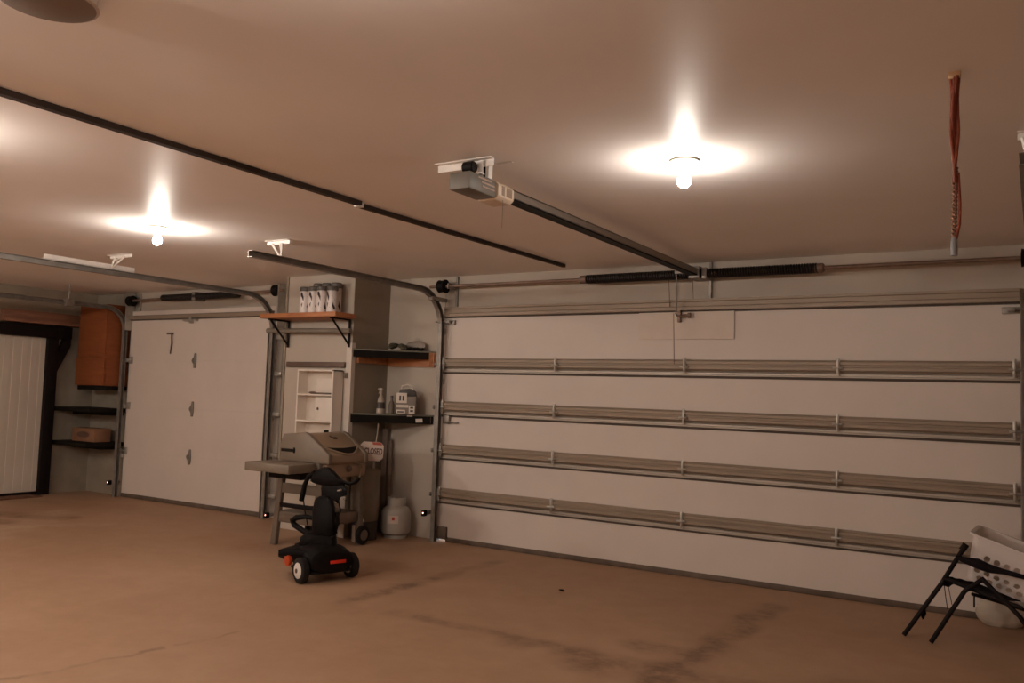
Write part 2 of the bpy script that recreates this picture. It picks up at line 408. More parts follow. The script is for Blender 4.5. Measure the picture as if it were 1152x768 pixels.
# tracks ------------------------------------------------------------
def track(name, x, yv, zh, yend, R, mats, label, s=1):
    t = thing(name, (x, yv, 0), label, 'track')
    path = [(x, yv, 0.0), (x, yv, .8), (x, yv, 1.6), (x, yv, zh-R)]
    path += [(x, yv-R*(1-math.cos(a)), zh-R+R*math.sin(a)) for a in [PI/2*k/10 for k in range(1, 11)]]
    path += [(x, yv-R-.4, zh), (x, (yv-R+yend)/2, zh), (x, yend, zh)]
    w = .026; d = .028; q = .004
    prof = [(-w*s, -d), (w*s, -d), (w*s, -d+q), (-w*s+q*s, -d+q), (-w*s+q*s, d-q), (w*s, d-q), (w*s, d), (-w*s, d)]
    MB().sweep(path, prof, (1, 0, 0)).build('track_channel', mats, t, False)
    return t
tL = track('door_track', -5.580, 7.53, 2.70, 4.83, .40, 'galv_dark', 'dark steel door track left of the wide door, curving back under the ceiling')
MB().box(-5.645, -5.605, YW-.025, YW-.002, 0, 2.5).build('flag_angle', 'galv_dark', tL, False)
for z in (.4, 1.05, 1.7, 2.25):
    MB().box(-5.645, -5.575, 7.56, YW-.002, z, z+.06).build('track_clip', 'galv', tL, False)
def hanger(t, x, y, z0, span=.17, xt=None):
    xt = x if xt is None else xt
    b = MB().box(x-span, x+span, y-.018, y+.018, ZC-.006, ZC-.002).box(x-span, x+span, y+.014, y+.018, ZC-.036, ZC-.002)
    b.tube([(x+span*.45, y, ZC-.03), (xt+span*.42, y, z0)], .011, 6).tube([(x-span*.45, y, ZC-.03), (xt+span*.36, y, z0+.01)], .010, 6).tube([(x+.01+span*.1, y+.01, ZC-.03), (xt+span*.40, y, z0+.06)], .006, 6)
    return b.build('hanger_bracket', 'zinc', t, False)
hanger(tL, -5.72, 5.245, 2.73, .14)
MB().box(-5.615, -5.555, YD-.30, YD-.02, 2.60, 2.64).build('flag_bracket', 'galv_dark', tL, False)
tR = track('door_track', -.045, 7.53, 2.70, 4.30, .40, 'galv_dark', 'dark steel door track at the right photo edge, beside the wide door', -1)
hanger(tR, -.045, 4.55, 2.73, .035)
MB().box(-.03, .02, YW-.025, YW-.002, 0, 2.5).build('flag_angle', 'galv_dark', tR, False)

# torsion assembly of the wide door --------------------------------
ts = thing('torsion_shaft', (-2.86, 7.46, 2.765), 'long torsion bar with one black spring above the wide door', 'torsion bar')
ZT = 2.765; YT = 7.50
MB().tube([(-5.73, YT, ZT), (.02, YT, ZT)], .0165, 12).build('shaft', 'shaft', ts)
def coil(x0, x1, r, wire, turns, y, z):
    n = int(turns*12); pts = [(x0+(x1-x0)*k/n, y+r*math.cos(2*PI*k/12), z+r*math.sin(2*PI*k/12)) for k in range(n+1)]
    return MB().tube(pts, wire, 6)
c = coil(-3.80, -1.60, .036, .0115, 95, YT, ZT); c.tube([(-3.8, YT, ZT), (-1.6, YT, ZT)], .034, 12)
label_part(c.build('torsion_spring', 'spring', ts), 'black oiled torsion spring')
for x in (-3.83, -1.59): MB().lathe([(.022, -.04), (.04, -.035), (.042, .03), (.03, .04)], (x, YT, ZT), 16, 'X').build('winding_cone', 'shaft', ts)
for x in (-5.56, -.07):
    MB().lathe([(.03, -.045), (.072, -.04), (.066, -.02), (.064, .03), (.075, .035), (.075, .045), (.03, .048)], (x, YT, ZT), 24, 'X').build('cable_drum', 'black', ts)
MB().box(-5.475, -5.455, YW-.03, YW-.001, 2.545, ZC-.003, .003).box(-5.475, -5.465, YT-.03, YW-.01, ZT-.03, ZT+.03).build('end_bearing_plate', 'galv_dark', ts)
MB().box(-2.60, -2.575, YW-.035, YW-.001, 2.55, ZC-.003, .003).box(-2.61, -2.565, YT-.05, YW-.01, ZT-.05, ZT+.05, .004).build('centre_bracket', 'galv_dark', ts)
MB().tube([(-5.56, YT+.07, ZT), (-5.575, YD-.035, 1.2), (-5.57, YD-.03, .12)], .0035, 5).build('lift_cable', 'galv_dark', ts)

# ------------------------------------------------------------------ ceiling opener
op = thing('garage_door_opener', (-2.72, 4.0, 2.68), 'grey ceiling opener with cream lamp lens and long steel rail to the wide door', 'door opener')
HX0, HX1, HY0, HY1, HZ0, HZ1 = -2.745, -2.605, 3.72, 3.985, 2.698, 2.795
label_part(MB().box(HX0, HX1, HY0, HY1, HZ0, HZ1, .010).build('motor_housing', 'opener', op), 'grey motor housing')
for zz, y0, y1 in ((2.772, 3.80, 3.93), (2.752, 3.83, 3.965), (2.730, 3.84, 3.965)):
    MB().box(HX1+.0005, HX1+.0025, y0, y1, zz, zz+.009).build('housing_print', 'opener_print', op, False)
lens = MB().prism([(-.075, .02), (-.055, 0), (.060, 0), (.085, .022), (.085, .085), (.060, .108), (-.055, .108), (-.075, .085)], -.17, frame_mtx((-2.675, HY1, HZ0-.006), (1, 0, 0), (0, 0, 1)), .008)
ln = label_part(lens.build('lamp_lens', 'lens', op), 'cream lamp lens')
MB().box(-2.591, -2.5885, 4.02, 4.05, 2.722, 2.775, .0005).build('lens_slot', 'lens_dark', ln, False)
MB().box(-2.591, -2.5885, 4.07, 4.13, 2.722, 2.775, .0005).build('lens_slot', 'lens_dark', ln, False)
MB().box(-2.715, -2.645, 4.156, 7.44, 2.800, 2.806).box(-2.688, -2.672, 4.156, 7.44, 2.756, 2.800).box(-2.715, -2.645, 4.156, 7.44, 2.752, 2.757).box(-2.650, -2.645, 4.156, 7.44, 2.752, 2.806).build('rail', 'opener_rail', op, False)
MB().box(-2.719, -2.641, 4.156, 7.42, 2.742, 2.751).build('rail_underside', 'black', op, False)  # black strip gives the rail its dark underside
MB().box(-2.73, -2.63, 7.44, YW-.001, 2.72, 2.83, .004).build('header_bracket', 'galv_dark', op)
b = MB().box(-2.93, -2.55, 3.83, 3.87, ZC-.007, ZC-.001).box(-2.93, -2.55, 3.866, 3.87, ZC-.045, ZC-.001)
b.box(-2.74, -2.70, 3.85, 3.854, HZ1-.01, ZC-.01).box(-2.64, -2.61, 3.85, 3.854, HZ1-.01, ZC-.01).box(-2.79, -2.59, 3.80, 3.84, HZ1, HZ1+.006).box(-2.625, -2.605, 3.90, 3.94, HZ1, ZC-.002)
b.box(-2.60, -2.50, 3.97, 3.988, ZC-.005, ZC-.001)
b.build('mounting_strap', 'zinc', op, False)
MB().lathe([(.028, -.035), (.032, -.03), (.032, .03), (.028, .035)], (-2.68, 3.82, 2.842), 16, 'X').build('capacitor', 'black', op)
MB().box(-2.665, -2.635, 3.93, 3.98, HZ1+.001, ZC-.006, .004).build('wiring_box', 'black', op)
MB().tube([(-2.60, 4.05, 2.70), (-2.60, 4.05, 2.54)], .0016, 5).build('antenna_wire', 'shaft', op)
MB().tube([(-2.845, 7.44, 2.80), (-2.85, 7.46, 2.40)], .008, 8).box(-2.86, -2.66, 7.42, 7.45, 2.765, 2.795, .004).tube([(-2.845, 7.44, 2.40), (-2.855, 7.50, 2.385)], .010, 8).build('trolley_arm', 'galv_dark', op)
MB().tube([(-2.865, 7.44, 2.40), (-2.866, 7.48, 1.93)], .0035, 6).build('release_cord', 'shaft', op)
MB().tube([(-2.95, 7.52, 2.74), (-2.95, 7.56, 2.45)], .004, 6).build('safety_wire', 'shaft', op)
MB().tube([(-2.72, 7.52, 2.74), (-2.72, 7.56, 2.53)], .003, 6).build('safety_wire', 'shaft', op)

# ------------------------------------------------------------------ ceiling rail
cr = thing('ceiling_rail', (-4.0, 4.3, ZC-.03), 'long dark rail fixed under the ceiling between the two lamps', 'rail')
MB().prism([(-.022, 0), (.022, 0), (.022, .03), (.012, .03), (.012, .008), (-.012, .008), (-.012, .03), (-.022, .03)], -3.9, frame_mtx((-3.985, .48, ZC-.031), (1, 0, 0), (0, 0, 1)), 0).build('rail_segment', 'ceil_rail', cr, False)
MB().prism([(-.018, 0), (.018, 0), (.018, .03), (.010, .03), (.010, .008), (-.010, .008), (-.010, .03), (-.018, .03)], -2.88, frame_mtx((-4.03, 4.42, ZC-.031), (1, 0, 0), (0, 0, 1)) @ Matrix.Rotation(math.radians(-1.6), 4, 'Y'), 0).build('rail_segment', 'ceil_rail', cr, False)
MB().box(-4.035, -3.985, 4.375, 4.425, ZC-.036, ZC-.001, .003).build('joint_clip', 'zinc', cr)

# ------------------------------------------------------------------ single garage door (door_2)
Y2 = 7.50
d2 = thing('door_2', ((SD0+SD1)/2, Y2, 0), 'plain white single sectional garage door', 'garage door', kind='structure')
L2 = [.05, .647, 1.283, 1.93, 2.625]
for i in range(4): MB().box(SD0-.03, SD1+.03, Y2, Y2+.05, L2[i], L2[i+1], .003).build('door_section', 'door', d2, False)
MB().box(SD0-.02, SD1+.02, Y2-.015, Y2+.05, 0, .055, .006).build('bottom_seal', 'seal', d2)
mt = frame_mtx((SD0, Y2-.001, 2.505), (0, -1, 0), (0, 0, 1))
MB().prism([(0, 0), (.05, 0), (.05, .045), (.035, .055), (0, .06)], -(SD1-SD0), mt).build('strut', 'strut', d2, False)
MB().box(SD0, SD1, Y2-.04, Y2-.001, 2.49, 2.504).build('seam_strip', 'joint', d2, False)
for z in L2[1:4]:
    x = -9.615
    poly = [(-.02, -.10), (.012, -.10), (.022, -.03), (.022, .03), (.012, .10), (-.012, .10), (-.022, .05), (-.06, .012), (-.06, -.012), (-.022, -.05)]
    MB().prism(poly, .018, frame_mtx((x, Y2-.001, z), (1, 0, 0), (0, 0, 1)), .002).build('hinge', 'galv_dark', d2)
    for sx, xe in ((-1, SD0+.03), (1, SD1-.03)):
        MB().box(xe-.03, xe+.03, Y2-.02, Y2-.001, z-.05, z+.05, .003).tube([(xe, Y2-.03, z), (xe+sx*.09, Y2-.03, z)], .009, 8).lathe([(.024, -.012), (.024, .012)], (xe+sx*.09, Y2-.03, z), 12, 'X').build('roller_hinge', 'galv', d2)
MB().box(-9.86, -9.60, Y2-.06, Y2-.001, 2.46, 2.485, .003).box(-9.74, -9.70, Y2-.05, Y2-.001, 2.43, 2.52, .003).build('operator_bracket', 'galv', d2)
MB().box(-10.22, -10.10, Y2-.03, Y2-.002, 2.285, 2.31, .004).tube([(-10.12, Y2-.025, 2.29), (-10.11, Y2-.02, 2.17), (-10.13, Y2-.02, 2.02)], [.008, .012, .008], 8).build('pull_rope', 'wood_dark', d2)

t2R = track('door_track', -8.085, 7.42, 2.72, 3.2, .42, 'galv_dark', 'grey steel door track right of the single door, running back under the left lamp')
MB().box(-8.02, -7.98, YS-.03, YS-.002, 0, 2.5).build('flag_angle', 'galv_dark', t2R, False)
MB().box(-8.14, -8.13, 7.39, 7.45, 0, 2.30).build('track_lip', 'galv_dark', t2R, False)
for z in (.25, .75, 1.25, 1.75, 2.2): MB().box(-8.07, -7.94, 7.45, YS-.002, z, z+.05, .003).build('track_clip', 'galv', t2R)
p0 = atX(45, 286, -8.12); p1 = atX(147, 305, -8.12)
label_part(MB().box(-8.058, -8.052, p0.y, p1.y, 2.745, 2.797).box(-8.10, -8.052, p0.y, p1.y, 2.7485, 2.753).build('reinforcing_angle', 'zinc', t2R, False), 'bright zinc angle bolted along the track')
hanger(t2R, -7.93, 5.20, 2.76, .18, -8.12)
MB().box(-8.13, -8.05, 3.45, 3.60, 2.755, 2.785, .003).tube([(-8.09, 3.52, 2.75), (-8.09, 3.52, ZC-.002)], .008, 6).build('hanger_bracket', 'zinc', t2R)
t2L = track('door_track', -11.085, 7.42, 2.65, 3.2, .30, 'galv_dark', 'grey steel door track left of the single door, beside the red-brown cabinet', 1)
MB().box(-11.12, -11.05, YS-.03, YS-.002, 0, 2.5).build('flag_angle', 'galv_dark', t2L, False)
for z in (.55, 1.25, 1.9): MB().box(-11.12, -11.03, 7.45, YS-.002, z, z+.05, .003).build('track_clip', 'galv', t2L)
p = atX(72, 342, -11.2)
MB().box(-11.12, -11.05, p.y-.06, p.y+.06, 2.60, 2.70, .004).tube([(-11.085, p.y, 2.68), (-11.085, p.y, ZC-.002)], .010, 6).build('hanger_bracket', 'galv_dark', t2L)

ts2 = thing('torsion_shaft', (-9.5, 7.40, 2.77), 'torsion bar with black spring above the single door', 'torsion bar')
Z2 = 2.785; YT2 = 7.42
MB().tube([(-11.1, YT2, Z2-.02), (-7.93, YT2, Z2+.02)], .0165, 10).build('shaft', 'shaft', ts2)
c = coil(-10.28, -8.75, .036, .0115, 66, YT2, Z2-.002); c.tube([(-10.28, YT2, Z2-.01), (-8.75, YT2, Z2+.005)], .034, 12)
label_part(c.build('torsion_spring', 'spring', ts2), 'black oiled torsion spring')
for x, zz in ((-10.98, Z2-.02), (-8.05, Z2+.02)):
    MB().lathe([(.03, -.045), (.072, -.04), (.066, -.02), (.064, .03), (.075, .035), (.075, .045), (.03, .048)], (x, YT2, zz), 20, 'X').build('cable_drum', 'black', ts2)
    MB().box(x-.02+.10*(1 if x > -9 else -1)*.6, x+.0+.10*(1 if x > -9 else -1)*.6, YT2-.03, YS-.001, 2.35, 2.88, .003).box(x-.05, x+.05, YS-.03, YS-.001, 2.3, 2.88, .003).build('end_bearing_plate', 'galv', ts2)
MB().box(-9.62, -9.56, YT2-.04, YS-.001, Z2-.06, Z2+.06, .004).build('centre_bracket', 'galv_dark', ts2)

# ------------------------------------------------------------------ left wall: door_3 with black frame
d3 = thing('door_3', (XL, 6.0, 0), 'white ribbed door in a black frame on the left wall', 'door', kind='structure')
b = MB(); b.box(XL+.002, XL+.03, 4.6, 6.84, .05, 2.20)
for k in range(18): b.box(XL+.03, XL+.034, 4.62+k*.124, 4.70+k*.124, .06, 2.19)
b.build('door_panel', 'door_left', d3, False)
b = MB().box(XL+.002, XL+.10, 6.80, 6.95, 0, 2.36, .004).build('frame_post', 'black_metal', d3)
b = MB().box(XL+.002, XL+.13, 4.3, 7.12, 2.20, 2.37, .004).build('frame_header', 'black_metal', d3)
MB().box(XL+.002, XL+.06, 4.6, 6.84, 0, .05, .003).build('threshold', 'black_metal', d3)
mt = frame_mtx((XL+.09, 0, 0), (0, 1, 0), (0, 0, 1))
MB().prism([(6.92, 1.72), (6.94, 1.70), (7.13, 2.10), (7.13, 2.22), (7.05, 2.22), (6.92, 1.90)], -.08, mt, 0).build('corner_brace', 'black_metal', d3, False)

# long wood beam above it
wb = thing('wall_beam', (XL, 6.6, 2.40), 'brown timber ledge along the left wall above the black frame', 'timber ledge')
MB().box(XL+.002, XL+.19, 6.16, YS-.003, 2.385, 2.425, .004).build('ledge_board', 'wood_beam', wb)
MB().box(XL+.002, XL+.09, 6.16, YS-.003, 2.425, 2.56, .004).build('back_board', 'wood_beam', wb)

# hanging cabinet in the corner: two stacked boxes
cb = thing('wall_cabinet', (-11.56, 7.38, 1.5), 'red-brown wooden wall cabinet hanging in the left corner', 'cabinet')
cx0, cx1, cyf, cyb = -11.79, -11.14, 7.17, YS-.003
label_part(MB().box(cx0, cx1, cyf+.02, cyb, 1.55, 2.70, .006).build('cabinet_body', 'wood_red', cb), 'reddish wood cabinet box')
xm = (cx0+cx1)/2
MB().box(cx0+.004, cx1-.004, cyf, cyf+.018, 1.96, 2.695, .004).build('door', 'wood_red', cb)
MB().box(cx0-.02, cx1+.004, cyf-.004, cyf+.018, 1.555, 1.95, .004).build('drawer_front', 'wood_red', cb)
MB().box(cx1-.001, cx1+.008, cyf+.03, cyb, 1.56, 1.93, .003).build('side_panel', 'wood_red', cb)
label_part(MB().box(cx0, cx1-.01, cyf+.03, cyb, 1.49, 1.549, .003).build('cabinet_base', 'black', cb), 'dark underside board')

def corner_shelf(z, label):
    s = thing('wall_shelf', (-11.6, 7.3, z), label, 'shelf', 'dark corner shelves')
    MB().box(XL+.002, -11.14, 6.985, YS-.003, z-.055, z, .004).build('shelf_board', 'shelf_dark', s)
    MB().box(XL+.05, -11.2, 7.25, YS-.003, z-.10, z-.056, .003).build('ledger', 'black', s)
corner_shelf(1.235, 'upper dark shelf in the left corner, empty under the cabinet')
corner_shelf(.755, 'lower dark shelf in the left corner, carrying the carton')
bx = thing('carton', (-11.45, 7.28, .756), 'flat brown carton on the lower left corner shelf', 'box')
MB().box(-11.80, -11.26, 7.17, 7.42, .756, .945, .006).build('box_body', 'box', bx)
mt = frame_mtx((-11.53, 7.1695, .855), (1, 0, 0), (0, 0, 1))
MB().prism([(.15*math.cos(a), .042*math.sin(a)) for a in [2*PI*k/20 for k in range(20)]], .0015, mt).build('printed_oval', 'box_print', bx, False)
single(MB().box(XL+.03, XL+.34, 5.3, 6.72, .0, .018, .004), 'door_mat', 'mat', 'brown mat strip on the floor before the left wall door', 'mat')

# photo sensors
def sensor(x, y, z, label):
    s = thing('photo_sensor', (x, y, z), label, 'sensor')
    MB().box(x-.018, x+.018, y-.03, y+.03, z-.032, z+.032, .006).build('sensor_case', 'black', s)
    MB().ball((x+.006, y-.031, z+.005), .008, .005, .008, 2).build('indicator_lamp', 'led', s)
    MB().box(x-.012, x+.012, y+.028, YW-.002 if x > -7 else YS-.002, z-.02, z+.02, .002).build('mounting_arm', 'galv_dark', s)
sensor(-5.67, 7.47, .30, 'small black photo sensor with red lamp beside the wide door')
sensor(-11.20, 7.40, .19, 'small black photo sensor with red lamp in the far left corner')
sensor(-7.96, 7.36, .06, 'small photo sensor low beside the single door, near the grill')

# ------------------------------------------------------------------ wall pier: plank shelf, canisters, tube, board, white unit
ps = thing('plank_shelf', (-6.95, 6.9, 2.37), 'orange wooden plank shelf on black brackets high on the wall pier', 'shelf')
label_part(MB().box(-7.52, -6.37, 6.70, 7.035, 2.378, 2.430, .004).build('plank', 'wood_orange', ps), 'orange plank')
for x in (-7.40, -6.46):
    b = MB().box(x-.012, x+.012, 7.020, 7.035, 2.07, 2.376, .002).box(x-.012, x+.012, 6.72, 7.03, 2.360, 2.376, .002)
    b.tube([(x, 7.022, 2.10), (x, 6.75, 2.362)], .011, 8)
    label_part(b.build('bracket', 'black_metal', ps), 'black steel angle bracket')
cn0 = None
spots = [(-6.930, 6.80), (-6.803, 6.80), (-6.676, 6.80), (-6.550, 6.83), (-6.865, 6.94), (-6.735, 6.94), (-6.605, 6.95)]
cl = ['leftmost front canister of the cluster on the plank shelf', 'second front canister from the left on the plank shelf', 'third front canister from the left on the plank shelf',
      'rightmost canister of the cluster, turned aside on the plank shelf', 'left back canister behind the front row on the plank shelf', 'middle back canister behind the front row on the plank shelf', 'right back canister behind the front row on the plank shelf']
for i, (x, y) in enumerate(spots):
    if cn0 is None:
        cn0 = t = thing('canister', (x, y, 2.431), cl[0], 'canister', 'white canisters on the plank shelf')
        MB().lathe([(.054, 0), (.058, .005), (.058, .235), (.052, .242)], (x, y, 2.431), 24).build('canister_body', 'can_white', t)
        MB().lathe([(.0625, .2425), (.0625, .278), (.054, .290), (.02, .293)], (x, y, 2.431), 24).build('lid', 'can_lid', t)
        b = MB()   # printed shapes wrapped round the front
        shapes = [[(-.035, .225), (-.022, .228), (-.012, .18), (.014, .185), (.026, .155), (.030, .130), (-.012, .128), (-.022, .165), (-.034, .19)],
                  [(-.020, .112), (.020, .116), (.024, .085), (.040, .045), (.024, .030), (.014, .068), (-.004, .052), (-.022, .066), (-.028, .09)]]
        a0 = math.atan2(-y, -x)
        for sh in shapes:
            bb = bmesh.new(); vs = []
            for k in range(len(sh)):
                u, v = sh[k]; a = a0 + .05 + 1.6*u/.0584
                vs.append(bb.verts.new((x+.0590*math.cos(a), y+.0590*math.sin(a), 2.431+v)))
            f = bb.faces.new(vs); bmesh.ops.triangulate(bb, faces=[f]); b.add(bb)
        label_part(b.build('label_print', 'can_print', t, False), 'dark maroon printed figure')
    else:
        t = copy_tree(cn0, (x-spots[0][0], y-spots[0][1], 0)); t['label'] = cl[i]
        if i == 3: t.rotation_euler.z = -.4
        if i > 3: t.scale.z = 1.19
single(MB().tube([(-7.62, 6.93, 2.258), (-7.0, 6.93, 2.250), (-6.35, 6.93, 2.240)], .028, 16).tube([(-7.635, 6.93, 2.258), (-7.60, 6.93, 2.258)], .031, 16), 'grey_tube', 'tube_grey', 'grey pipe lying across the brackets under the plank shelf', 'pipe')
single(MB().box(-7.40, -6.50, 7.015, 7.046, 1.845, 1.905, .003), 'wall_batten', 'wood_dark', 'dark brown board screwed across the wall pier', 'board')

wu = thing('wall_unit', (-6.79, 6.97, .75), 'white open shelf unit hanging on the wall pier behind the grill', 'shelf unit')
ux0, ux1, uyf, uyb, uz0, uz1 = -7.07, -6.525, 6.88, 7.036, .78, 1.815
MB().box(ux0, ux0+.018, uyf, uyb, uz0, uz1, .002).build('side_panel', 'white', wu, False)
MB().box(ux1-.022, ux1, uyf, uyb, uz0, uz1, .002).build('side_panel', 'white', wu, False)
MB().box(ux0, ux1, uyf, uyb, uz1-.018, uz1, .002).build('top_panel', 'white', wu, False)
MB().box(ux0+.018, ux1-.022, uyb-.012, uyb, uz0, uz1-.018).build('back_panel', 'white_dim', wu, False)
for z in (1.545, 1.255, .97, .79): MB().box(ux0+.0185, ux1-.0225, uyf, uyb-.012, z-.018, z, .002).build('shelf', 'white', wu, False)
single(MB().box(-6.875, -6.575, 6.985, 7.018, 1.546, 1.72, .003), 'leaning_board', 'white', 'small white board leaning in the top bay of the white shelf unit', 'board')
tl = MB().box(-6.88, -6.57, 6.90, 6.95, 1.546, 1.563, .004).ball((-6.87, 6.925, 1.56), .06, .022, .014, 2)
single(tl, 'hand_tool', 'wood_dark', 'dark flat hand tool lying on the first shelf of the white unit', 'tool')
wbx = thing('white_box', (-6.68, 6.96, 1.256), 'white box with dark knob in the second bay of the white unit', 'box')
MB().box(-6.81, -6.56, 6.91, 7.015, 1.256, 1.515, .004).build('box_body', 'white', wbx)
MB().lathe([(.016, 0), (.012, .02), (.004, .024)], (-6.765, 6.908, 1.385), 12, 'Y', None).build('knob', 'wood_dark', wbx)
single(MB().box(-6.515, -6.46, 7.022, 7.046, 1.73, 1.79, .004).box(-6.495, -6.48, 7.01, 7.03, 1.74, 1.765, .002), 'wall_switch', 'tube_grey', 'small dark wall plate beside the white shelf unit', 'switch plate')

# ------------------------------------------------------------------ alcove corner shelves (triangular)
def tri_shelf(z, label, upper):
    s = thing('corner_shelf', (-6.3, 7.5, z), label, 'shelf')
    A = (-6.424, 7.06); B = (-5.725, YW-.004); Cc = (-6.424, YW-.004)
    u = Vector((B[0]-A[0], B[1]-A[1], 0)).normalized()
    MB().prism([A, B, Cc], .016, Matrix.Translation((0, 0, z-.016))).build('shelf_board', 'shelf_top', s, False)
    h = .075 if upper else .085
    L = math.hypot(B[0]-A[0], B[1]-A[1])
    mt = frame_mtx((A[0], A[1], z-.016-h), u, (0, 0, 1))
    l1 = L-.082 if upper else L-.01
    MB().prism([(.005, 0), (l1, 0), (l1, h), (.005, h)], -.018, mt).build('front_board', 'shelf_dark', s, False)
    if upper:
        m1 = MB().box(-6.40, -5.74, YW-.03, YW-.003, z-.175, z-.017).build('ledger', 'wood_orange', s, False); label_part(m1, 'orange wood ledger')
        label_part(MB().box(-6.424, -6.395, 7.13, YW-.035, z-.155, z-.017).build('ledger', 'wood_orange', s, False), 'orange wood ledger')
        b = MB().prism([(L-.080, -.075), (L-.0, -.075), (L-.0, h), (L-.080, h)], -.016, mt).build('end_block', 'wood_orange', s, False); label_part(b, 'orange wood end block')
    else:
        MB().box(-6.40, -5.75, YW-.03, YW-.003, z-.10, z-.017).build('ledger', 'wood_dark', s, False)
        label_part(MB().prism([(L-.20, .015), (L-.125, .02), (L-.13, .06), (L-.205, .055)], .0015, mt).build('price_sticker', 'white', s, False), 'white paper sticker')
        label_part(MB().prism([(L-.30, .078), (L-.24, .078), (L-.24, .095), (L-.30, .095)], .0015, mt).build('price_sticker', 'white', s, False), 'small white paper sticker')
    return s
tri_shelf(2.060, 'upper triangular corner shelf in the alcove, dark with orange wood ends', True)
tri_shelf(1.352, 'lower triangular corner shelf in the alcove, dark with white stickers', False)
b = MB()
for k in range(9): b.ball((-6.13+random.uniform(-.09, .09), 7.46+random.uniform(-.05, .05), 2.062+.022+random.uniform(0, .045)), .045, .04, .022, 2, jit=.25)
single(b, 'rag_bundle', 'cloth_green', 'crumpled dull green rag on the upper alcove shelf', 'rag')
b = MB().ball((-5.98, 7.60, 2.063+.055), .15, .035, .058, 3, jit=.05)
single(b, 'plastic_bag', 'bag_grey', 'grey plastic bag slumped at the back of the upper alcove shelf', 'bag')
b = MB()
for k in range(4): b.ball((-5.97+.035*k, 7.48+.02*k, 2.062+.018), .05, .03, .02, 2, jit=.2)
single(b, 'work_glove', 'shelf_dark', 'dark glove lying at the right of the upper alcove shelf', 'glove')
zs = 1.3525
sp = thing('spray_bottle', (-6.25, 7.36, zs), 'pale spray bottle on the lower alcove shelf, left of the small bottle', 'spray bottle')
MB().lathe([(.045, 0), (.050, .006), (.050, .05), (.042, .075), (.044, .10), (.036, .15), (.022, .185), (.014, .205), (.014, .225)], (-6.25, 7.36, zs), 22).build('bottle', 'bottle', sp)
MB().lathe([(.0505, .055), (.0445, .08), (.0455, .10), (.042, .125)], (-6.25, 7.36, zs), 22).build('label_band', 'bottle_label', sp)
MB().lathe([(.018, .222), (.018, .245), (.010, .25)], (-6.25, 7.36, zs), 16).box(-6.28, -6.23, 7.345, 7.375, zs+.25, zs+.285, .006).box(-6.295, -6.28, 7.352, 7.368, zs+.262, zs+.278, .003).tube([(-6.275, 7.36, zs+.25), (-6.285, 7.36, zs+.215)], .005, 8).build('trigger_head', 'bottle', sp)
p = atY(440, 466, 7.42)
sb = thing('small_bottle', (p.x, 7.42, zs), 'small narrow dark-glass bottle on the lower alcove shelf, between spray bottle and black-and-white case', 'bottle')
MB().lathe([(.030, 0), (.033, .004), (.033, .10), (.026, .13), (.013, .15), (.013, .17)], (p.x, 7.42, zs), 18).build('bottle', 'grill_leg', sb)
MB().lathe([(.017, .171), (.017, .198), (.012, .202)], (p.x, 7.42, zs), 14).build('cap', 'can_lid', sb)
# black and white case (a boxed radio-like charger)
tc_ = thing('battery_charger', (-5.93, 7.47, zs), 'white and black box-shaped charger with handle on the lower alcove shelf', 'charger')
ang = Matrix.Translation((-5.96, 7.46, zs+.001)) @ Matrix.Rotation(math.radians(28), 4, 'Z')
label_part(MB().box(-.11, .11, -.06, .06, 0, .20, .010, ang).build('case_body', 'unit_grey', tc_), 'grey lower case')
b = MB().prism([(-.105, .19), (.105, .19), (.09, .255), (.03, .285), (-.07, .275)], -.10, ang @ frame_mtx((0, -.05, 0), (1, 0, 0), (0, 0, 1)), .004)
label_part(b.build('case_top', 'unit_dark', tc_), 'dark top shell')
for q in ((-.108, .01, .125, .235), (-.105, -.005, .01, .05), (.035, .10, .01, .10), (-.105, .03, .075, .105)):
    MB().box(q[0], q[1], -.064, -.0605, q[2], q[3], .001, ang).build('front_label', 'unit_white', tc_, False)
for q in ((-.075, -.055, .15, .205), (-.04, -.02, .15, .205), (.05, .085, .03, .05), (.05, .085, .065, .085), (-.09, -.02, .02, .035)):
    MB().box(q[0], q[1], -.067, -.0645, q[2], q[3], 0, ang).build('label_mark', 'unit_dark', tc_, False)
hp = [ang @ Vector(v) for v in ((-.07, 0, .26), (-.06, 0, .31), (.0, 0, .325), (.05, 0, .31), (.06, 0, .265))]
MB().tube(hp, .010, 8).build('handle', 'unit_white', tc_)

# ------------------------------------------------------------------ gas grill
gr = thing('gas_grill', (-6.36, 6.58, 0), 'tan gas barbecue grill with closed lid before the wall pier', 'grill')
gx0, gx1, gy0, gy1 = -6.68, -6.05, 6.29, 6.87
def leg(xb, yb, xt, yt):
    b = bmesh.new(); bmesh.ops.create_cube(b, size=1)
    for v in b.verts:
        t = v.co.z+.5; x = xb+(xt-xb)*t; y = yb+(yt-yb)*t
        v.co = Vector((x+v.co.x*.075, y+v.co.y*.05, .82*t))
    bmesh.ops.bevel(b, geom=list(b.edges), offset=.006, segments=2, affect='EDGES')
    return MB().add(b)
leg(gx0, gy0, gx0+.075, gy0+.01).build('leg', 'grill_leg', gr)
leg(gx1, gy0, gx1-.03, gy0+.01).build('leg', 'grill_leg', gr)
for x, xt in ((gx0, gx0+.075), (gx1, gx1-.03)):
    o = leg(x, gy1, xt, gy1-.01).build('leg', 'grill_leg', gr)
for x in (gx0-.045, gx1+.045):
    w = MB().lathe([(.03, -.022), (.088, -.022), (.100, -.012), (.100, .012), (.088, .022), (.03, .022)], (x, gy1, .100), 26, 'X').build('wheel', 'rubber', gr)
    MB().lathe([(.055, -.025), (.055, .025)], (x, gy1, .100), 20, 'X').build('hub', 'grill_leg', w)
MB().box(gx0+.05, gx1-.03, gy0-.012, gy0+.012, .535, .635, .004).build('end_slat', 'grill_leg', gr)
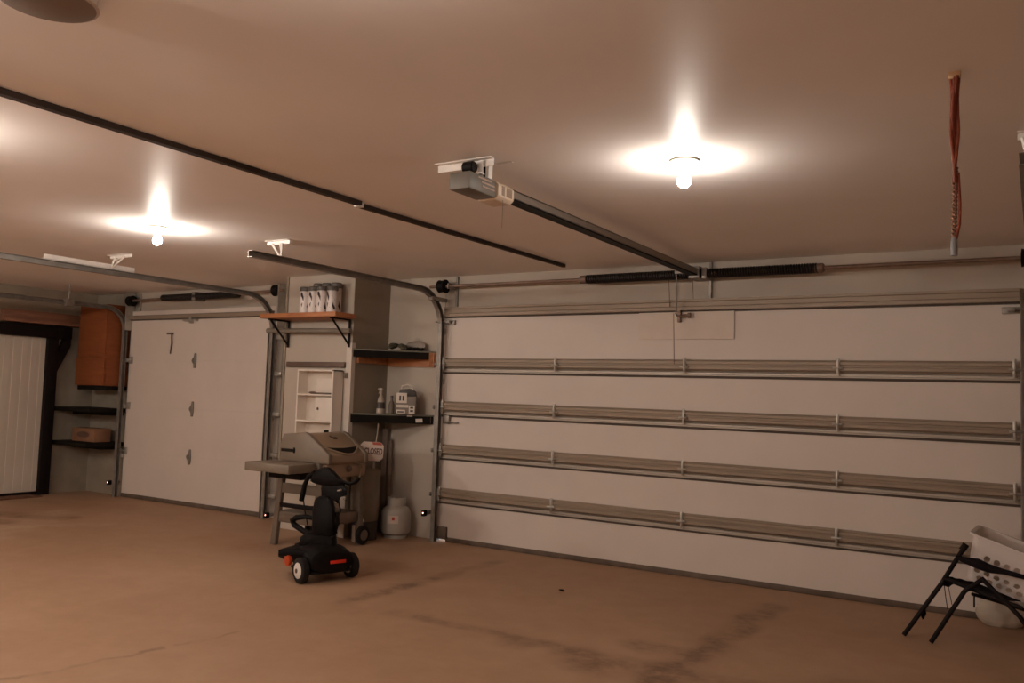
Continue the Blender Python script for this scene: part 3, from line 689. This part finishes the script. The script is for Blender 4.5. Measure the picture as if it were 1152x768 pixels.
MB().box(gx0+.03, gx1-.02, gy0-.014, gy0+.014, .388, .432, .004).build('cross_bar', 'black_metal', gr)
MB().box(gx0+.0, gx1-.0, gy0-.01, gy1+.01, .235, .345, .01).build('bottom_shelf', 'grill_leg', gr)
MB().box(gx0+.05, gx1-.03, gy0-.02, gy1+.04, .72, .865, .012).build('firebox', 'grill_grey', gr)
cp = label_part(MB().box(gx1-.03, gx1+.055, 6.30, 6.87, .715, .865, .022).build('control_panel', 'grill_panel', gr), 'tan control panel')
pk = Vector((gx1+.056, 6.60, .80))
MB().lathe([(.034, 0), (.030, .022), (.010, .028)], pk, 18, 'X').build('knob', 'wood_dark', cp)
prof = [(-6.60, .868), (-6.615, 1.03), (-6.575, 1.125), (-6.28, 1.155), (-6.235, 1.14), (-5.955, .945), (-5.955, .868)]
mt = frame_mtx((0, 0, 0), (1, 0, 0), (0, 0, 1))
b = MB().prism(prof, -.50, frame_mtx((0, 6.30, 0), (1, 0, 0), (0, 0, 1)), .012)
lid = label_part(b.build('lid', 'grill_lid', gr), 'tan enamelled lid')
big = [(-6.605, .862), (-6.622, 1.03), (-6.578, 1.132), (-6.28, 1.163), (-6.225, 1.146), (-5.940, .952), (-5.940, .862)]
for y in (6.25, 6.785):
    MB().prism(big, -.055, frame_mtx((0, y, 0), (1, 0, 0), (0, 0, 1)), .010).build('end_cap', 'grill_grey', lid)
MB().box(-6.60, -6.40, 6.246, 6.252, .955, .985, .002).box(-6.42, -6.405, 6.240, 6.252, .945, 1.00, .002).build('side_grip', 'black', lid, False)
# crescent recess and front lip handle
sl = Vector((-5.955+6.235, 0, .945-1.14)).normalized(); nrm = Vector((.195, 0, .28)).normalized()
mc = frame_mtx(Vector((-5.955, 6.55, .945)) + nrm*.002, (0, 1, 0), -sl)
cres = [(-.235+.47*k/16, .125-.02*math.sin(PI*k/16)) for k in range(17)] + [(.235-.47*k/16, .125-.122*math.sin(PI*k/16)) for k in range(1, 16)]
label_part(MB().prism(cres, .004, mc).build('handle_recess', 'black', lid, False), 'black crescent recess')
hb = [Vector((-5.955, 6.55, .945)) + Vector((0, -.245+.49*k/16, 0)) - sl*(.125-.135*math.sin(PI*k/16)) + nrm*(.004+.010*math.sin(PI*k/16)) for k in range(17)]
label_part(MB().tube(hb, .010, 10).build('lid_handle', 'grill_lid', lid), 'curved tan lid handle')
fr = [atX(x, y, -5.975) for x, y in ((366, 531), (367, 526), (370, 522.5), (376, 521), (388, 520.5), (399, 520), (405, 521), (407, 525), (405, 534), (402, 541))]
label_part(MB().tube(fr, .0085, 10).build('front_rail', 'grill_panel', gr), 'curved tan rail round the control panel')
me_ = frame_mtx(Vector((-6.235, 6.56, 1.14)) + sl*.06 + nrm*.002, (0, 1, 0), -sl)
MB().prism([(-.045, .022), (-.025, .03), (-.012, .004), (.03, .004), (.05, -.012), (.03, -.03), (-.01, -.028), (-.03, -.012)], .006, me_).build('emblem', 'wood_dark', lid, False)
MB().box(-6.50, -6.46, 6.74, 6.78, 1.13, 1.165, .004).build('hinge', 'black', lid)
st = label_part(MB().box(-6.70, -6.09, 5.87, 6.24, .775, .862, .012).build('side_table', 'grill_grey', gr), 'folding left side table')
MB().box(-6.60, -6.16, 6.10, 6.30, .70, .78, .004).build('table_bracket', 'black', st)

# ------------------------------------------------------------------ things in the alcove by the grill
tk = thing('propane_tank', (-6.10, 7.44, 0), 'pale grey propane tank standing in the alcove left of the wide door', 'gas tank')
tx, ty = -6.05, 7.465
MB().lathe([(.115, 0), (.125, .0), (.125, .035), (.115, .035)], (tx, ty, 0), 28).build('foot_ring', 'tank', tk)
MB().lathe([(.06, .03), (.125, .038), (.150, .055), (.160, .09), (.161, .13), (.161, .26), (.157, .29), (.142, .32), (.105, .345), (.05, .356), (.03, .358)], (tx, ty, 0), 36).build('tank_body', 'tank', tk)
b = bmesh.new(); n = 28; rings = []
for r, z in ((.100, .335), (.104, .435), (.096, .435), (.092, .335)):
    rings.append([b.verts.new((tx+r*math.cos(a), ty+r*math.sin(a), z)) for a in [2.6+5.2*k/n for k in range(n+1)]])
for q in range(4):
    for k in range(n):
        if 4 < k < 9 and q in (0, 2) and False: continue
        b.faces.new((rings[q][k], rings[q][k+1], rings[(q+1) % 4][k+1], rings[(q+1) % 4][k]))
bmesh.ops.recalc_face_normals(b, faces=b.faces)
MB().add(b).build('collar', 'tank', tk)
MB().lathe([(.02, .35), (.02, .39), (.03, .395), (.03, .415), (.01, .418)], (tx, ty, 0), 16).build('valve', 'wood_dark', tk)
a0 = math.atan2(-ty, -tx)
def wrap(poly_rows, r, m, name, parent, lab=None):
    b = bmesh.new(); vs = [[b.verts.new((tx+r*math.cos(a0+u/r), ty+r*math.sin(a0+u/r), z)) for u, z in row] for row in poly_rows]
    for ra, rb in zip(vs, vs[1:]):
        for k in range(len(ra)-1): b.faces.new((ra[k], ra[k+1], rb[k+1], rb[k]))
    o = MB().add(b).build(name, m, parent, False)
    if lab: label_part(o, lab)
    return o
lb = wrap([[(-.10+.014*k, z) for k in range(10)] for z in (.17, .255)], .1612, 'sign_white', 'label_sticker', tk, 'white sticker')
wrap([[(-.045+.01*k, z) for k in range(4)] for z in (.205, .24)], .1618, 'red', 'sticker_mark', lb, 'red mark on the sticker')

bn = thing('refuse_bin', (-6.20, 7.2, 0), 'grey-brown round bin behind the grill, left of the propane tank', 'bin')
bx_, by_ = -6.235, 7.15
MB().lathe([(.138, .20), (.146, .22), (.156, .45), (.156, .66), (.150, .70)], (bx_, by_, 0), 32).build('bin_body', 'bin', bn)
MB().lathe([(.160, .701), (.162, .735), (.150, .745), (.05, .752)], (bx_, by_, 0), 32).build('bin_lid', 'bin', bn)
MB().lathe([(.138, 0), (.142, .01), (.142, .195), (.136, .199)], (bx_, by_, 0), 32).build('bin_base', 'bin_base', bn)
jg = thing('jug', (-6.10, 6.99, 0), 'white jug with blue label and yellow cap between grill wheel and bin', 'jug')
p = atY(405, 590, 6.98); jx, jy = p.x+.015, 6.935
MB().box(jx-.06, jx+.06, jy-.04, jy+.04, .001, .25, .02).lathe([(.038, .24), (.032, .29), (.018, .305), (.018, .32)], (jx, jy, 0), 16).build('jug_body', 'jug', jg)
MB().lathe([(.026, .321), (.026, .365), (.018, .37)], (jx, jy, 0), 16).build('cap', 'yellow', jg)
MB().box(jx-.061, jx+.061, jy-.0415, jy+.0415, .17, .235, .018).build('label_band', 'blue', jg)

# CLOSED sign hanging under the corner shelf
A = Vector((-6.424, 7.06, 0)); Bv = Vector((-5.745, YW-.004, 0)); u = (Bv-A).normalized()
pc = atY(418, 507.5, 7.04)
sg = thing('closed_sign', (pc.x, pc.y, pc.z), 'white and red CLOSED sign hanging above the bin right of the grill', 'sign')
ms = frame_mtx(pc, Vector((.80, .60, 0)), Vector((0, 0, 1))) @ Matrix.Rotation(math.radians(-2), 4, 'Z')
w, h, c = .125, .100, .035
MB().prism([(-w+c, -h), (w-c, -h), (w, -h+c), (w, h-c), (w-c, h), (-w+c, h), (-w, h-c), (-w, -h+c)], -.006, ms).build('sign_board', 'sign_white', sg, False)
MB().prism([(.01, h-.03), (w-c+.02, h-.03), (w-c, h-.002), (.0, h-.002)], .0012, ms).prism([(-w+.01, -h+c), (-w+c+.01, -h+.004), (-.03, -h+.004), (-.05, -h+.035)], .0012, ms).build('red_band', 'sign_red', sg, False)
text_mesh('CLOSED', .052, ms @ Matrix.Translation((.020, -.002, .001)) @ Matrix.Diagonal((1.0, 1.75, 1, 1)), 'lettering', 'sign_text', sg)
top = ms @ Vector((.04, h, -.003)); hk = atY(425, 487, top.y)
MB().tube([top, (top.x+.01, top.y+.005, top.z+.10), (top.x+.012, top.y+.008, 1.252)], .005, 6).build('hanging_string', 'pole_light', sg)

single(MB().box(-6.395, -6.325, 7.585, 7.62, .0, 1.18, .004, Matrix.Translation((.0, 0, 0)) @ Matrix.Rotation(0, 4, 'Z')), 'leaning_plank', 'pole', 'brown plank standing upright in the alcove corner behind the tank', 'plank')
single(MB().tube([(-6.235, 7.55, 0), (-6.30, 7.62, 1.05)], .026, 12), 'leaning_pole', 'pole', 'brown round pole leaning in the alcove corner behind the tank', 'pole')
single(MB().tube([(-6.37, 7.42, 0), (-6.405, 7.47, .80)], .013, 10), 'broom_handle', 'pole_light', 'thin pale stick leaning between bin and tank', 'stick')

# ------------------------------------------------------------------ mobility scooter (seen from its rear)
wl = atZ(338, 656, 0); wr = atZ(394, 649, 0)
mid = (wl+wr)/2; ax = (wr-wl).normalized(); fw = Vector((-ax.y, ax.x, 0))       # fw = scooter forward
TW = (wr-wl).length
so = thing('mobility_scooter', mid, 'black mobility scooter with white wheel hubs parked before the grill', 'scooter')
SM = frame_mtx(mid, ax, fw)            # local x = right(along axle), y = forward, z up
def sl_(x, y, z): return SM @ Vector((x, y, z))
for sx in (-1, 1):
    wm = SM @ Matrix.Translation((sx*TW/2, 0, .105))
    w = MB().lathe([(.055, -.030), (.088, -.034), (.102, -.024), (.106, 0), (.102, .024), (.088, .034), (.055, .030)], (0, 0, 0), 30, 'X'); w.bm.transform(wm); w = w.build('rear_wheel', 'rubber', so)
    h = MB().lathe([(.015, -.042), (.03, -.040), (.062, -.034), (.066, -.030), (.066, .030), (.062, .034), (.03, .040), (.015, .042)], (0, 0, 0), 26, 'X'); h.bm.transform(wm); hb_ = h.build('hub', 'hub', w)
    k = MB().lathe([(.018, -.046), (.018, .046)], (0, 0, 0), 16, 'X'); k.bm.transform(wm); k.build('axle_cap', 'wood_dark', hb_)
# rear shell
def rings_mesh(secs, name, m, parent, n=20, e=2.6):
    """superellipse sections: (y, z, half width, half height)"""
    b = bmesh.new(); rg = []
    for (x, y, z, hw, hh) in secs:
        r = []
        for k in range(n):
            a = 2*PI*k/n; ca, sa = math.cos(a), math.sin(a)
            r.append(b.verts.new(sl_(x + hw*math.copysign(abs(ca)**(2/e), ca), y, z + hh*math.copysign(abs(sa)**(2/e), sa))))
        rg.append(r)
    for a, c in zip(rg, rg[1:]):
        for k in range(n): b.faces.new((a[k], a[(k+1) % n], c[(k+1) % n], c[k]))
    b.faces.new(rg[0][::-1]); b.faces.new(rg[-1]); bmesh.ops.recalc_face_normals(b, faces=b.faces)
    return MB().add(b).build(name, m, parent)
shell = rings_mesh([(0, -.115, .165, .165, .075), (0, -.095, .17, .195, .095), (0, .0, .18, .20, .115), (0, .14, .185, .20, .11), (0, .26, .17, .20, .085), (0, .32, .16, .19, .05)], 'rear_shell', 'scooter', so)
rf = MB().box(-.03, .115, -.123, -.112, .155, .182, .004); rf.bm.transform(SM); label_part(rf.build('rear_reflector', 'reflector', shell), 'red rear reflector')
bm_ = MB().box(-.19, .19, -.10, .28, .075, .10, .01); bm_.bm.transform(SM); bm_.build('chassis', 'black', so)
# short floor pan ending in the pointed fender
q0 = atZ(314, 618, .25); lq = SM.inverted() @ q0
pan = rings_mesh([(-.03, .24, .165, .17, .05), (-.05, .36, .15, .17, .035), (-.08, .48, .145, .13, .025)], 'floor_pan', 'scooter', so)
fen = MB().prism([(-.16, .0), (-.215, .08), (lq.x-.01, lq.y), (lq.x+.05, lq.y+.05), (-.05, .40), (.0, .25)], .05, SM @ Matrix.Translation((0, 0, .20)), .010)
fen.build('side_fender', 'scooter', so)
q1 = SM.inverted() @ atZ(323, 630, .165)
rb = MB().lathe([(.030, -.020), (.046, -.016), (.048, 0), (.044, .016), (.030, .020)], (0, 0, 0), 18, 'X'); rb.bm.transform(SM @ Matrix.Translation((q1.x+.01, q1.y, .165))); label_part(rb.build('side_reflector', 'reflector_orange', so), 'orange-red round side reflector')
fwm = MB().lathe([(.04, -.03), (.065, -.03), (.075, 0), (.065, .03), (.04, .03)], (0, 0, 0), 22, 'X'); fwm.bm.transform(SM @ Matrix.Translation((-.03, .40, .075))); fwm.build('front_wheel', 'rubber', so)
# folded seat: hinge post, base, back (coordinates from the photo at the scooter's own depth)
YSC = mid.y+.10
def S(x, y, Y=None): return atY(x, y, YSC if Y is None else Y)
MB().tube([S(362, 616), S(362, 590)], .05, 14).build('seat_post', 'black', so)
def blob(pts, thick, name, m, parent, Y):
    """padded slab: outline in the picture plane of the thing, given thickness"""
    P_ = [S(x, y, Y) for x, y in pts]
    c = sum(P_, Vector())/len(P_)
    nr = Vector((.62, -.78, 0)).normalized()*thick
    b = bmesh.new(); n = len(P_)
    lay = []
    for f, o in ((.82, -.5), (.97, -.32), (1, 0), (.97, .32), (.82, .5)):
        lay.append([b.verts.new(c+(q-c)*f+nr*o) for q in P_])
    for a, d in zip(lay, lay[1:]):
        for k in range(n): b.faces.new((a[k], a[(k+1) % n], d[(k+1) % n], d[k]))
    b.faces.new(lay[0][::-1]); b.faces.new(lay[-1]); bmesh.ops.recalc_face_normals(b, faces=b.faces)
    return MB().add(b).build(name, m, parent, True, 60)
blob([(353, 605), (351, 590), (352, 572), (354, 562), (359, 558), (367, 557), (374, 560), (377, 570), (377, 588), (375, 604), (370, 611), (360, 612)], .16, 'seat_back', 'scooter', so, YSC)
blob([(338, 604), (346, 597), (360, 599), (378, 601), (379, 612), (366, 618), (346, 618), (337, 612)], .26, 'seat_base', 'scooter', so, YSC+.02)
arm = [S(352, 601), S(341, 597), S(331, 590), S(329, 585), S(334, 582), S(344, 581), S(353, 583)]
MB().tube(arm, [.022, .024, .026, .026, .026, .022, .018], 10).build('armrest', 'scooter', so)
arm = [S(372, 606), S(377, 596), S(380, 588), S(379, 576)]
MB().tube(arm, .018, 10).build('armrest', 'scooter', so)
MB().tube([S(352, 612), S(344, 606), S(337, 612), S(333, 613)], .016, 8).build('seat_lever', 'scooter', so)
# tiller and handlebar
YTL = YSC+.22
MB().tube([S(364, 600, YTL), S(366, 570, YTL), S(368, 540, YTL)], [.035, .038, .045], 14).build('tiller_column', 'scooter', so)
blob([(362, 566), (361, 548), (369, 543), (386, 543), (391, 549), (390, 557), (383, 559), (381, 566), (375, 568), (371, 576), (364, 576)], .08, 'control_head', 'scooter', so, YTL-.02)
blob([(349, 541), (351, 534), (357, 528), (365, 525), (371, 526), (377, 531), (384, 539), (392, 543), (384, 547), (370, 547), (356, 544)], .14, 'handlebar_cowl', 'scooter', so, YTL)
MB().tube([S(354, 531, YTL), S(347, 536, YTL), S(343, 545, YTL), S(341, 554, YTL), S(339, 563, YTL)], [.018, .020, .022, .024, .024], 10).build('handle_grip', 'scooter', so)
MB().tube([S(384, 541, YTL), S(394, 544, YTL), S(400, 542, YTL), S(404, 538, YTL)], [.016, .016, .018, .016], 10).build('handle_grip', 'scooter', so)
MB().tube([S(380, 552, YTL-.1), S(384, 551, YTL-.1)], .010, 8).tube([S(387, 561, YTL-.1), S(389, 562, YTL-.1)], .010, 8).tube([S(376, 564, YTL-.1), S(378, 567, YTL-.1)], .010, 8).build('control_switch', 'tube_grey', so)
MB().tube([S(380, 556, YTL-.05), S(383, 575, YTL-.05), S(377, 590, YTL-.05), S(379, 600, YTL-.05)], .006, 6).build('cable', 'black', so)
MB().tube([S(341, 560, YTL), S(343, 575, YTL), S(346, 590, YTL-.1)], .006, 6).build('cable', 'black', so)

# ------------------------------------------------------------------ folding chair, laundry basket, bag (right edge)
fc = thing('folding_chair', (-.45, 6.7, 0), 'black folding camp chair tipped by the right end of the wide door', 'folding chair')
def C_(x, y, Y): return atY(x, y, Y)
MB().tube([(-.82, 6.67, .01), C_(1060, 655, 6.72), C_(1087, 612, 6.78)], .0155, 10).tube([C_(1082, 619, 6.77), C_(1087, 612, 6.78)], .022, 10).build('leg', 'black_metal', fc)
MB().tube([(-.64, 6.585, .01), C_(1085, 665, 6.62), C_(1106, 651, 6.66)], .0155, 10).build('leg', 'black_metal', fc)
MB().tube([C_(1104, 650, 6.66), C_(1128, 674, 6.62), C_(1147, 693, 6.58), (.06, 6.55, .012)], .015, 10).build('leg', 'black_metal', fc)
MB().tube([C_(1094, 668, 6.70), C_(1122, 676, 6.85), (.05, 7.0, .20), (.16, 7.02, .012)], .012, 10).build('leg', 'black_metal', fc)
MB().tube([C_(1062, 650, 6.72), C_(1092, 662, 6.68), C_(1118, 672, 6.64), C_(1150, 684, 6.60)], .014, 10).build('seat_rail', 'black_metal', fc)
MB().tube([C_(1076, 627, 6.73), C_(1086, 630, 6.70), C_(1100, 634, 6.66), C_(1112, 639, 6.63), C_(1130, 643, 6.60), C_(1152, 649, 6.56), C_(1170, 654, 6.54)], [.012, .022, .036, .030, .018, .016, .016], 12).build('armrest', 'fabric', fc)
MB().tube([C_(1096, 668, 6.63), C_(1096, 683, 6.63)], .006, 6).build('strap', 'fabric', fc)
def quad(pts, th, name, m, parent):
    b = bmesh.new(); lo = [b.verts.new(p) for p in pts]; f = b.faces.new(lo)
    bmesh.ops.subdivide_edges(b, edges=list(b.edges), cuts=4, use_grid_fill=True)
    for v in b.verts: v.co += Vector((random.uniform(-1, 1), random.uniform(-1, 1), random.uniform(-1, 1)))*.004
    r = bmesh.ops.solidify(b, geom=list(b.faces), thickness=th)
    return MB().add(b).build(name, m, parent)
quad([C_(1057, 658, 6.74), C_(1062, 647, 6.74), C_(1084, 652, 6.80), C_(1080, 640, 6.80)][:3] + [C_(1068, 660, 6.74)], .006, 'seat_gusset', 'fabric', fc)
quad([C_(1064, 650, 6.73), C_(1125, 674, 6.64), (.02, 7.04, .30), (-.36, 7.08, .375)], .006, 'seat_sling', 'fabric', fc)
quad([C_(1036, 690, 6.705), C_(1041, 678, 6.705), C_(1041, 690, 6.72), C_(1038, 697, 6.71)], .005, 'foot_web', 'fabric', fc)
MB().tube([C_(1062, 655, 6.7), C_(1064, 672, 6.7), C_(1066, 685, 6.7)], .003, 5).tube([C_(1066, 655, 6.7), C_(1071, 680, 6.7)], .0025, 5).build('loose_thread', 'fabric', fc)

# basket: tapered tub with rim and real holes
BL, BW, BH = .60, .38, .31
o_ = atY(1086, 650, 6.84)
xa = Vector((.95, -.06, -.30)).normalized(); ya = Vector((.06, 1, .0)); za = xa.cross(ya).normalized(); ya = za.cross(xa)
BM_ = Matrix((xa, ya, za)).transposed().to_4x4(); BM_.translation = o_
def tub(grow, z0, z1, inner=0):
    b = bmesh.new()
    def rect(z, e): 
        t = .045*z/BH + e
        r = .06; pts = []
        for cx_, cy_, a0_ in ((BL+t-r, BW+t-r, 0), (-t+r, BW+t-r, PI/2), (-t+r, -t+r, PI), (BL+t-r, -t+r, 1.5*PI)):
            pts += [(cx_+r*math.cos(a0_+PI/2*k/5), cy_+r*math.sin(a0_+PI/2*k/5), z) for k in range(6)]
        return [b.verts.new(p) for p in pts]
    return b, rect
b, rect = tub(0, 0, BH)
R_ = [rect(0, 0), rect(BH, 0), rect(BH, .022), rect(BH+.014, .022), rect(BH+.014, -.006), rect(.006, -.004)]
for a, c in zip(R_, R_[1:]):
    for k in range(len(a)): b.faces.new((a[k], a[(k+1) % len(a)], c[(k+1) % len(a)], c[k]))
b.faces.new(R_[0][::-1]); b.faces.new(R_[-1]); bmesh.ops.recalc_face_normals(b, faces=b.faces)
me = bpy.data.meshes.new('laundry_basket'); b.to_mesh(me); b.free()
bo = bpy.data.objects.new('tmp_tub', me); COL.objects.link(bo)
cut = MB()
for row, zz in enumerate((.185, .085, .040)):
    for k in range(9 if row < 2 else 8):
        x = .085+.062*k if row == 0 else .05+.062*k+(row-1)*.03
        a = [(x+.020*math.cos(2*PI*j/14), zz+(.021 if row == 0 else .016)*math.sin(2*PI*j/14)) for j in range(14)]
        cut.prism(a, .25, frame_mtx((0, .12, 0), (1, 0, 0), (0, 0, 1)), 0)
mec = bpy.data.meshes.new('tmp_cut'); cut.bm.to_mesh(mec); cut.bm.free()
co = bpy.data.objects.new('tmp_cut', mec); COL.objects.link(co)
md = bo.modifiers.new('b', 'BOOLEAN'); md.operation = 'DIFFERENCE'; md.object = co; md.solver = 'EXACT'
dg = bpy.context.evaluated_depsgraph_get(); me2 = bpy.data.meshes.new_from_object(bo.evaluated_get(dg))
bpy.data.objects.remove(bo); bpy.data.objects.remove(co)
bb = MB(); me2.transform(BM_); bb.bm.from_mesh(me2); bpy.data.meshes.remove(me2)
single(bb, 'laundry_basket', 'basket', 'white plastic laundry basket with round holes propped on the folding chair', 'basket')
b = MB().ball((-.25, 7.45, .095), .17, .075, .115, 4, jit=.03)
for v in b.bm.verts:
    v.co.z = max(.001, v.co.z)
single(b, 'white_bag', 'bag_white', 'pale slumped bag on the floor under the basket', 'bag')

# ------------------------------------------------------------------ lamps, with added fill bulbs last
BULB = (1.0, .89, .785)
def lamp(x, y, power, label, group='bare bulb lamps under the ceiling'):
    MT['bulb'] = emit('hot bulb', BULB, power)
    t = thing('ceiling_light', (x, y, ZC), label, 'ceiling light', group)
    MB().lathe([(.078, -.001), (.080, -.012), (.068, -.022), (.034, -.045), (.026, -.062), (.020, -.066)], (x, y, ZC), 28).build('lamp_holder', 'porcelain', t)
    MB().lathe([(.014, -.066), (.018, -.075), (.032, -.095), (.037, -.115), (.032, -.136), (.016, -.150), (.003, -.154)], (x, y, ZC), 16).build('bulb', 'bulb', t)
    MB().tube([(x+.028, y-.02, ZC-.05), (x+.03, y-.02, ZC-.175)], .002, 5).build('pull_chain', 'zinc', t)
    return t
lamp(-1.633, 4.353, 310, 'lit bare bulb in white porcelain holder, right of the opener')
lamp(-6.222, 4.408, 520, 'lit bare bulb in porcelain holder above the single door side, left of the ceiling rail')
lamp(-4.95, 1.90, 720, 'lit bare bulb just beyond the left photo edge')
lamp(-1.6, 1.55, 200, 'dim lit bare bulb above the top photo edge')
lamp(-3.4, .3, 800, 'added fill bulb just ahead of the camera, above the view')  # no source known here; added to brighten the middle of the floor
lamp(-9.6, 1.0, 2700, 'added fill bulb far left of the camera, out of view')  # added unseen bulb that brightens the single door
lamp(-5.6, -1.0, 3100, 'added fill bulb behind the camera, out of view')  # unseen fill, added to light the left floor and the door front

# unlit round fixture, top left
rx, ry = -2.85, 1.545
rf = thing('round_ceiling_fixture', (rx, ry, ZC), 'unlit round flush ceiling fixture at the top left', 'ceiling fixture')
MB().lathe([(.150, -.001), (.154, -.028), (.160, -.034), (.152, -.038)], (rx, ry, ZC), 40).build('rim', 'shade_rim', rf)
MB().lathe([(.150, -.0385), (.11, -.044), (.06, -.047), (.01, -.048)], (rx, ry, ZC), 40).build('shade', 'shade', rf)

# orange cord hanging from the ceiling
cx_, cyy = -.272, 3.627
oc = thing('hanging_cord', (cx_, cyy, ZC), 'orange looped extension cord hanging from the ceiling at the right', 'cord')
MB().box(cx_-.022, cx_+.022, cyy-.006, cyy+.006, ZC-.03, ZC-.001, .003).build('ceiling_hook', 'brass', oc)
for k in range(4):
    o = (-.0135+.009*k)
    pts = [(cx_+o*(1-.75*t)*(1.1 if t < .3 else 1)+.004*math.sin(9*t+k), cyy+.008*math.cos(5*t+k*1.6), ZC-.02-.42*t) for t in [j/14 for j in range(15)]]
    MB().tube(pts, .0062, 8).build('cord_strand', 'cord', oc)
# braided lower half
b = MB()
for ph in (0, PI):
    pts = [(cx_+.003-.006*t+.0062*math.cos(2*PI*9*t+ph), cyy+.0062*math.sin(2*PI*9*t+ph), ZC-.38-.29*t) for t in [j/90 for j in range(91)]]
    b.tube(pts, .0046, 6)
label_part(b.build('braided_section', 'cord_wrap', oc), 'pale braided section')
MB().tube([(cx_+.012, cyy, ZC-.40), (cx_+.018, cyy, ZC-.52), (cx_+.016, cyy, ZC-.60), (cx_+.004, cyy, ZC-.66)], .006, 6).build('cord_strand', 'cord', oc)
MB().lathe([(.008, .072), (.012, .06), (.013, .02), (.012, .0)], (cx_-.002, cyy, ZC-.72), 14).build('plug', 'plug', oc)

# small scrap on the floor
p = atZ(632, 665, 0)
single(MB().ball((p.x, p.y, .010), .025, .016, .010, 2, jit=.2), 'debris_scrap', 'black', 'tiny dark scrap alone on the open floor', 'scrap')

# ------------------------------------------------------------------ world and colour
wd = bpy.data.worlds.new('sky'); sc.world = wd; wd.use_nodes = True
nt = wd.node_tree; bg = nt.nodes['Background']
sky = nt.nodes.new('ShaderNodeTexSky'); sky.sky_type = 'NISHITA'; sky.sun_disc = False; sky.sun_elevation = math.radians(35)
nt.links.new(sky.outputs[0], bg.inputs[0]); bg.inputs[1].default_value = .5
sc.view_settings.view_transform = 'Standard'; sc.view_settings.look = 'None'
sc.view_settings.exposure = 0; sc.view_settings.gamma = 1
sc.cycles.max_bounces = 10; sc.cycles.diffuse_bounces = 6; sc.cycles.use_denoising = True
sc.cycles.sample_clamp_indirect = 6
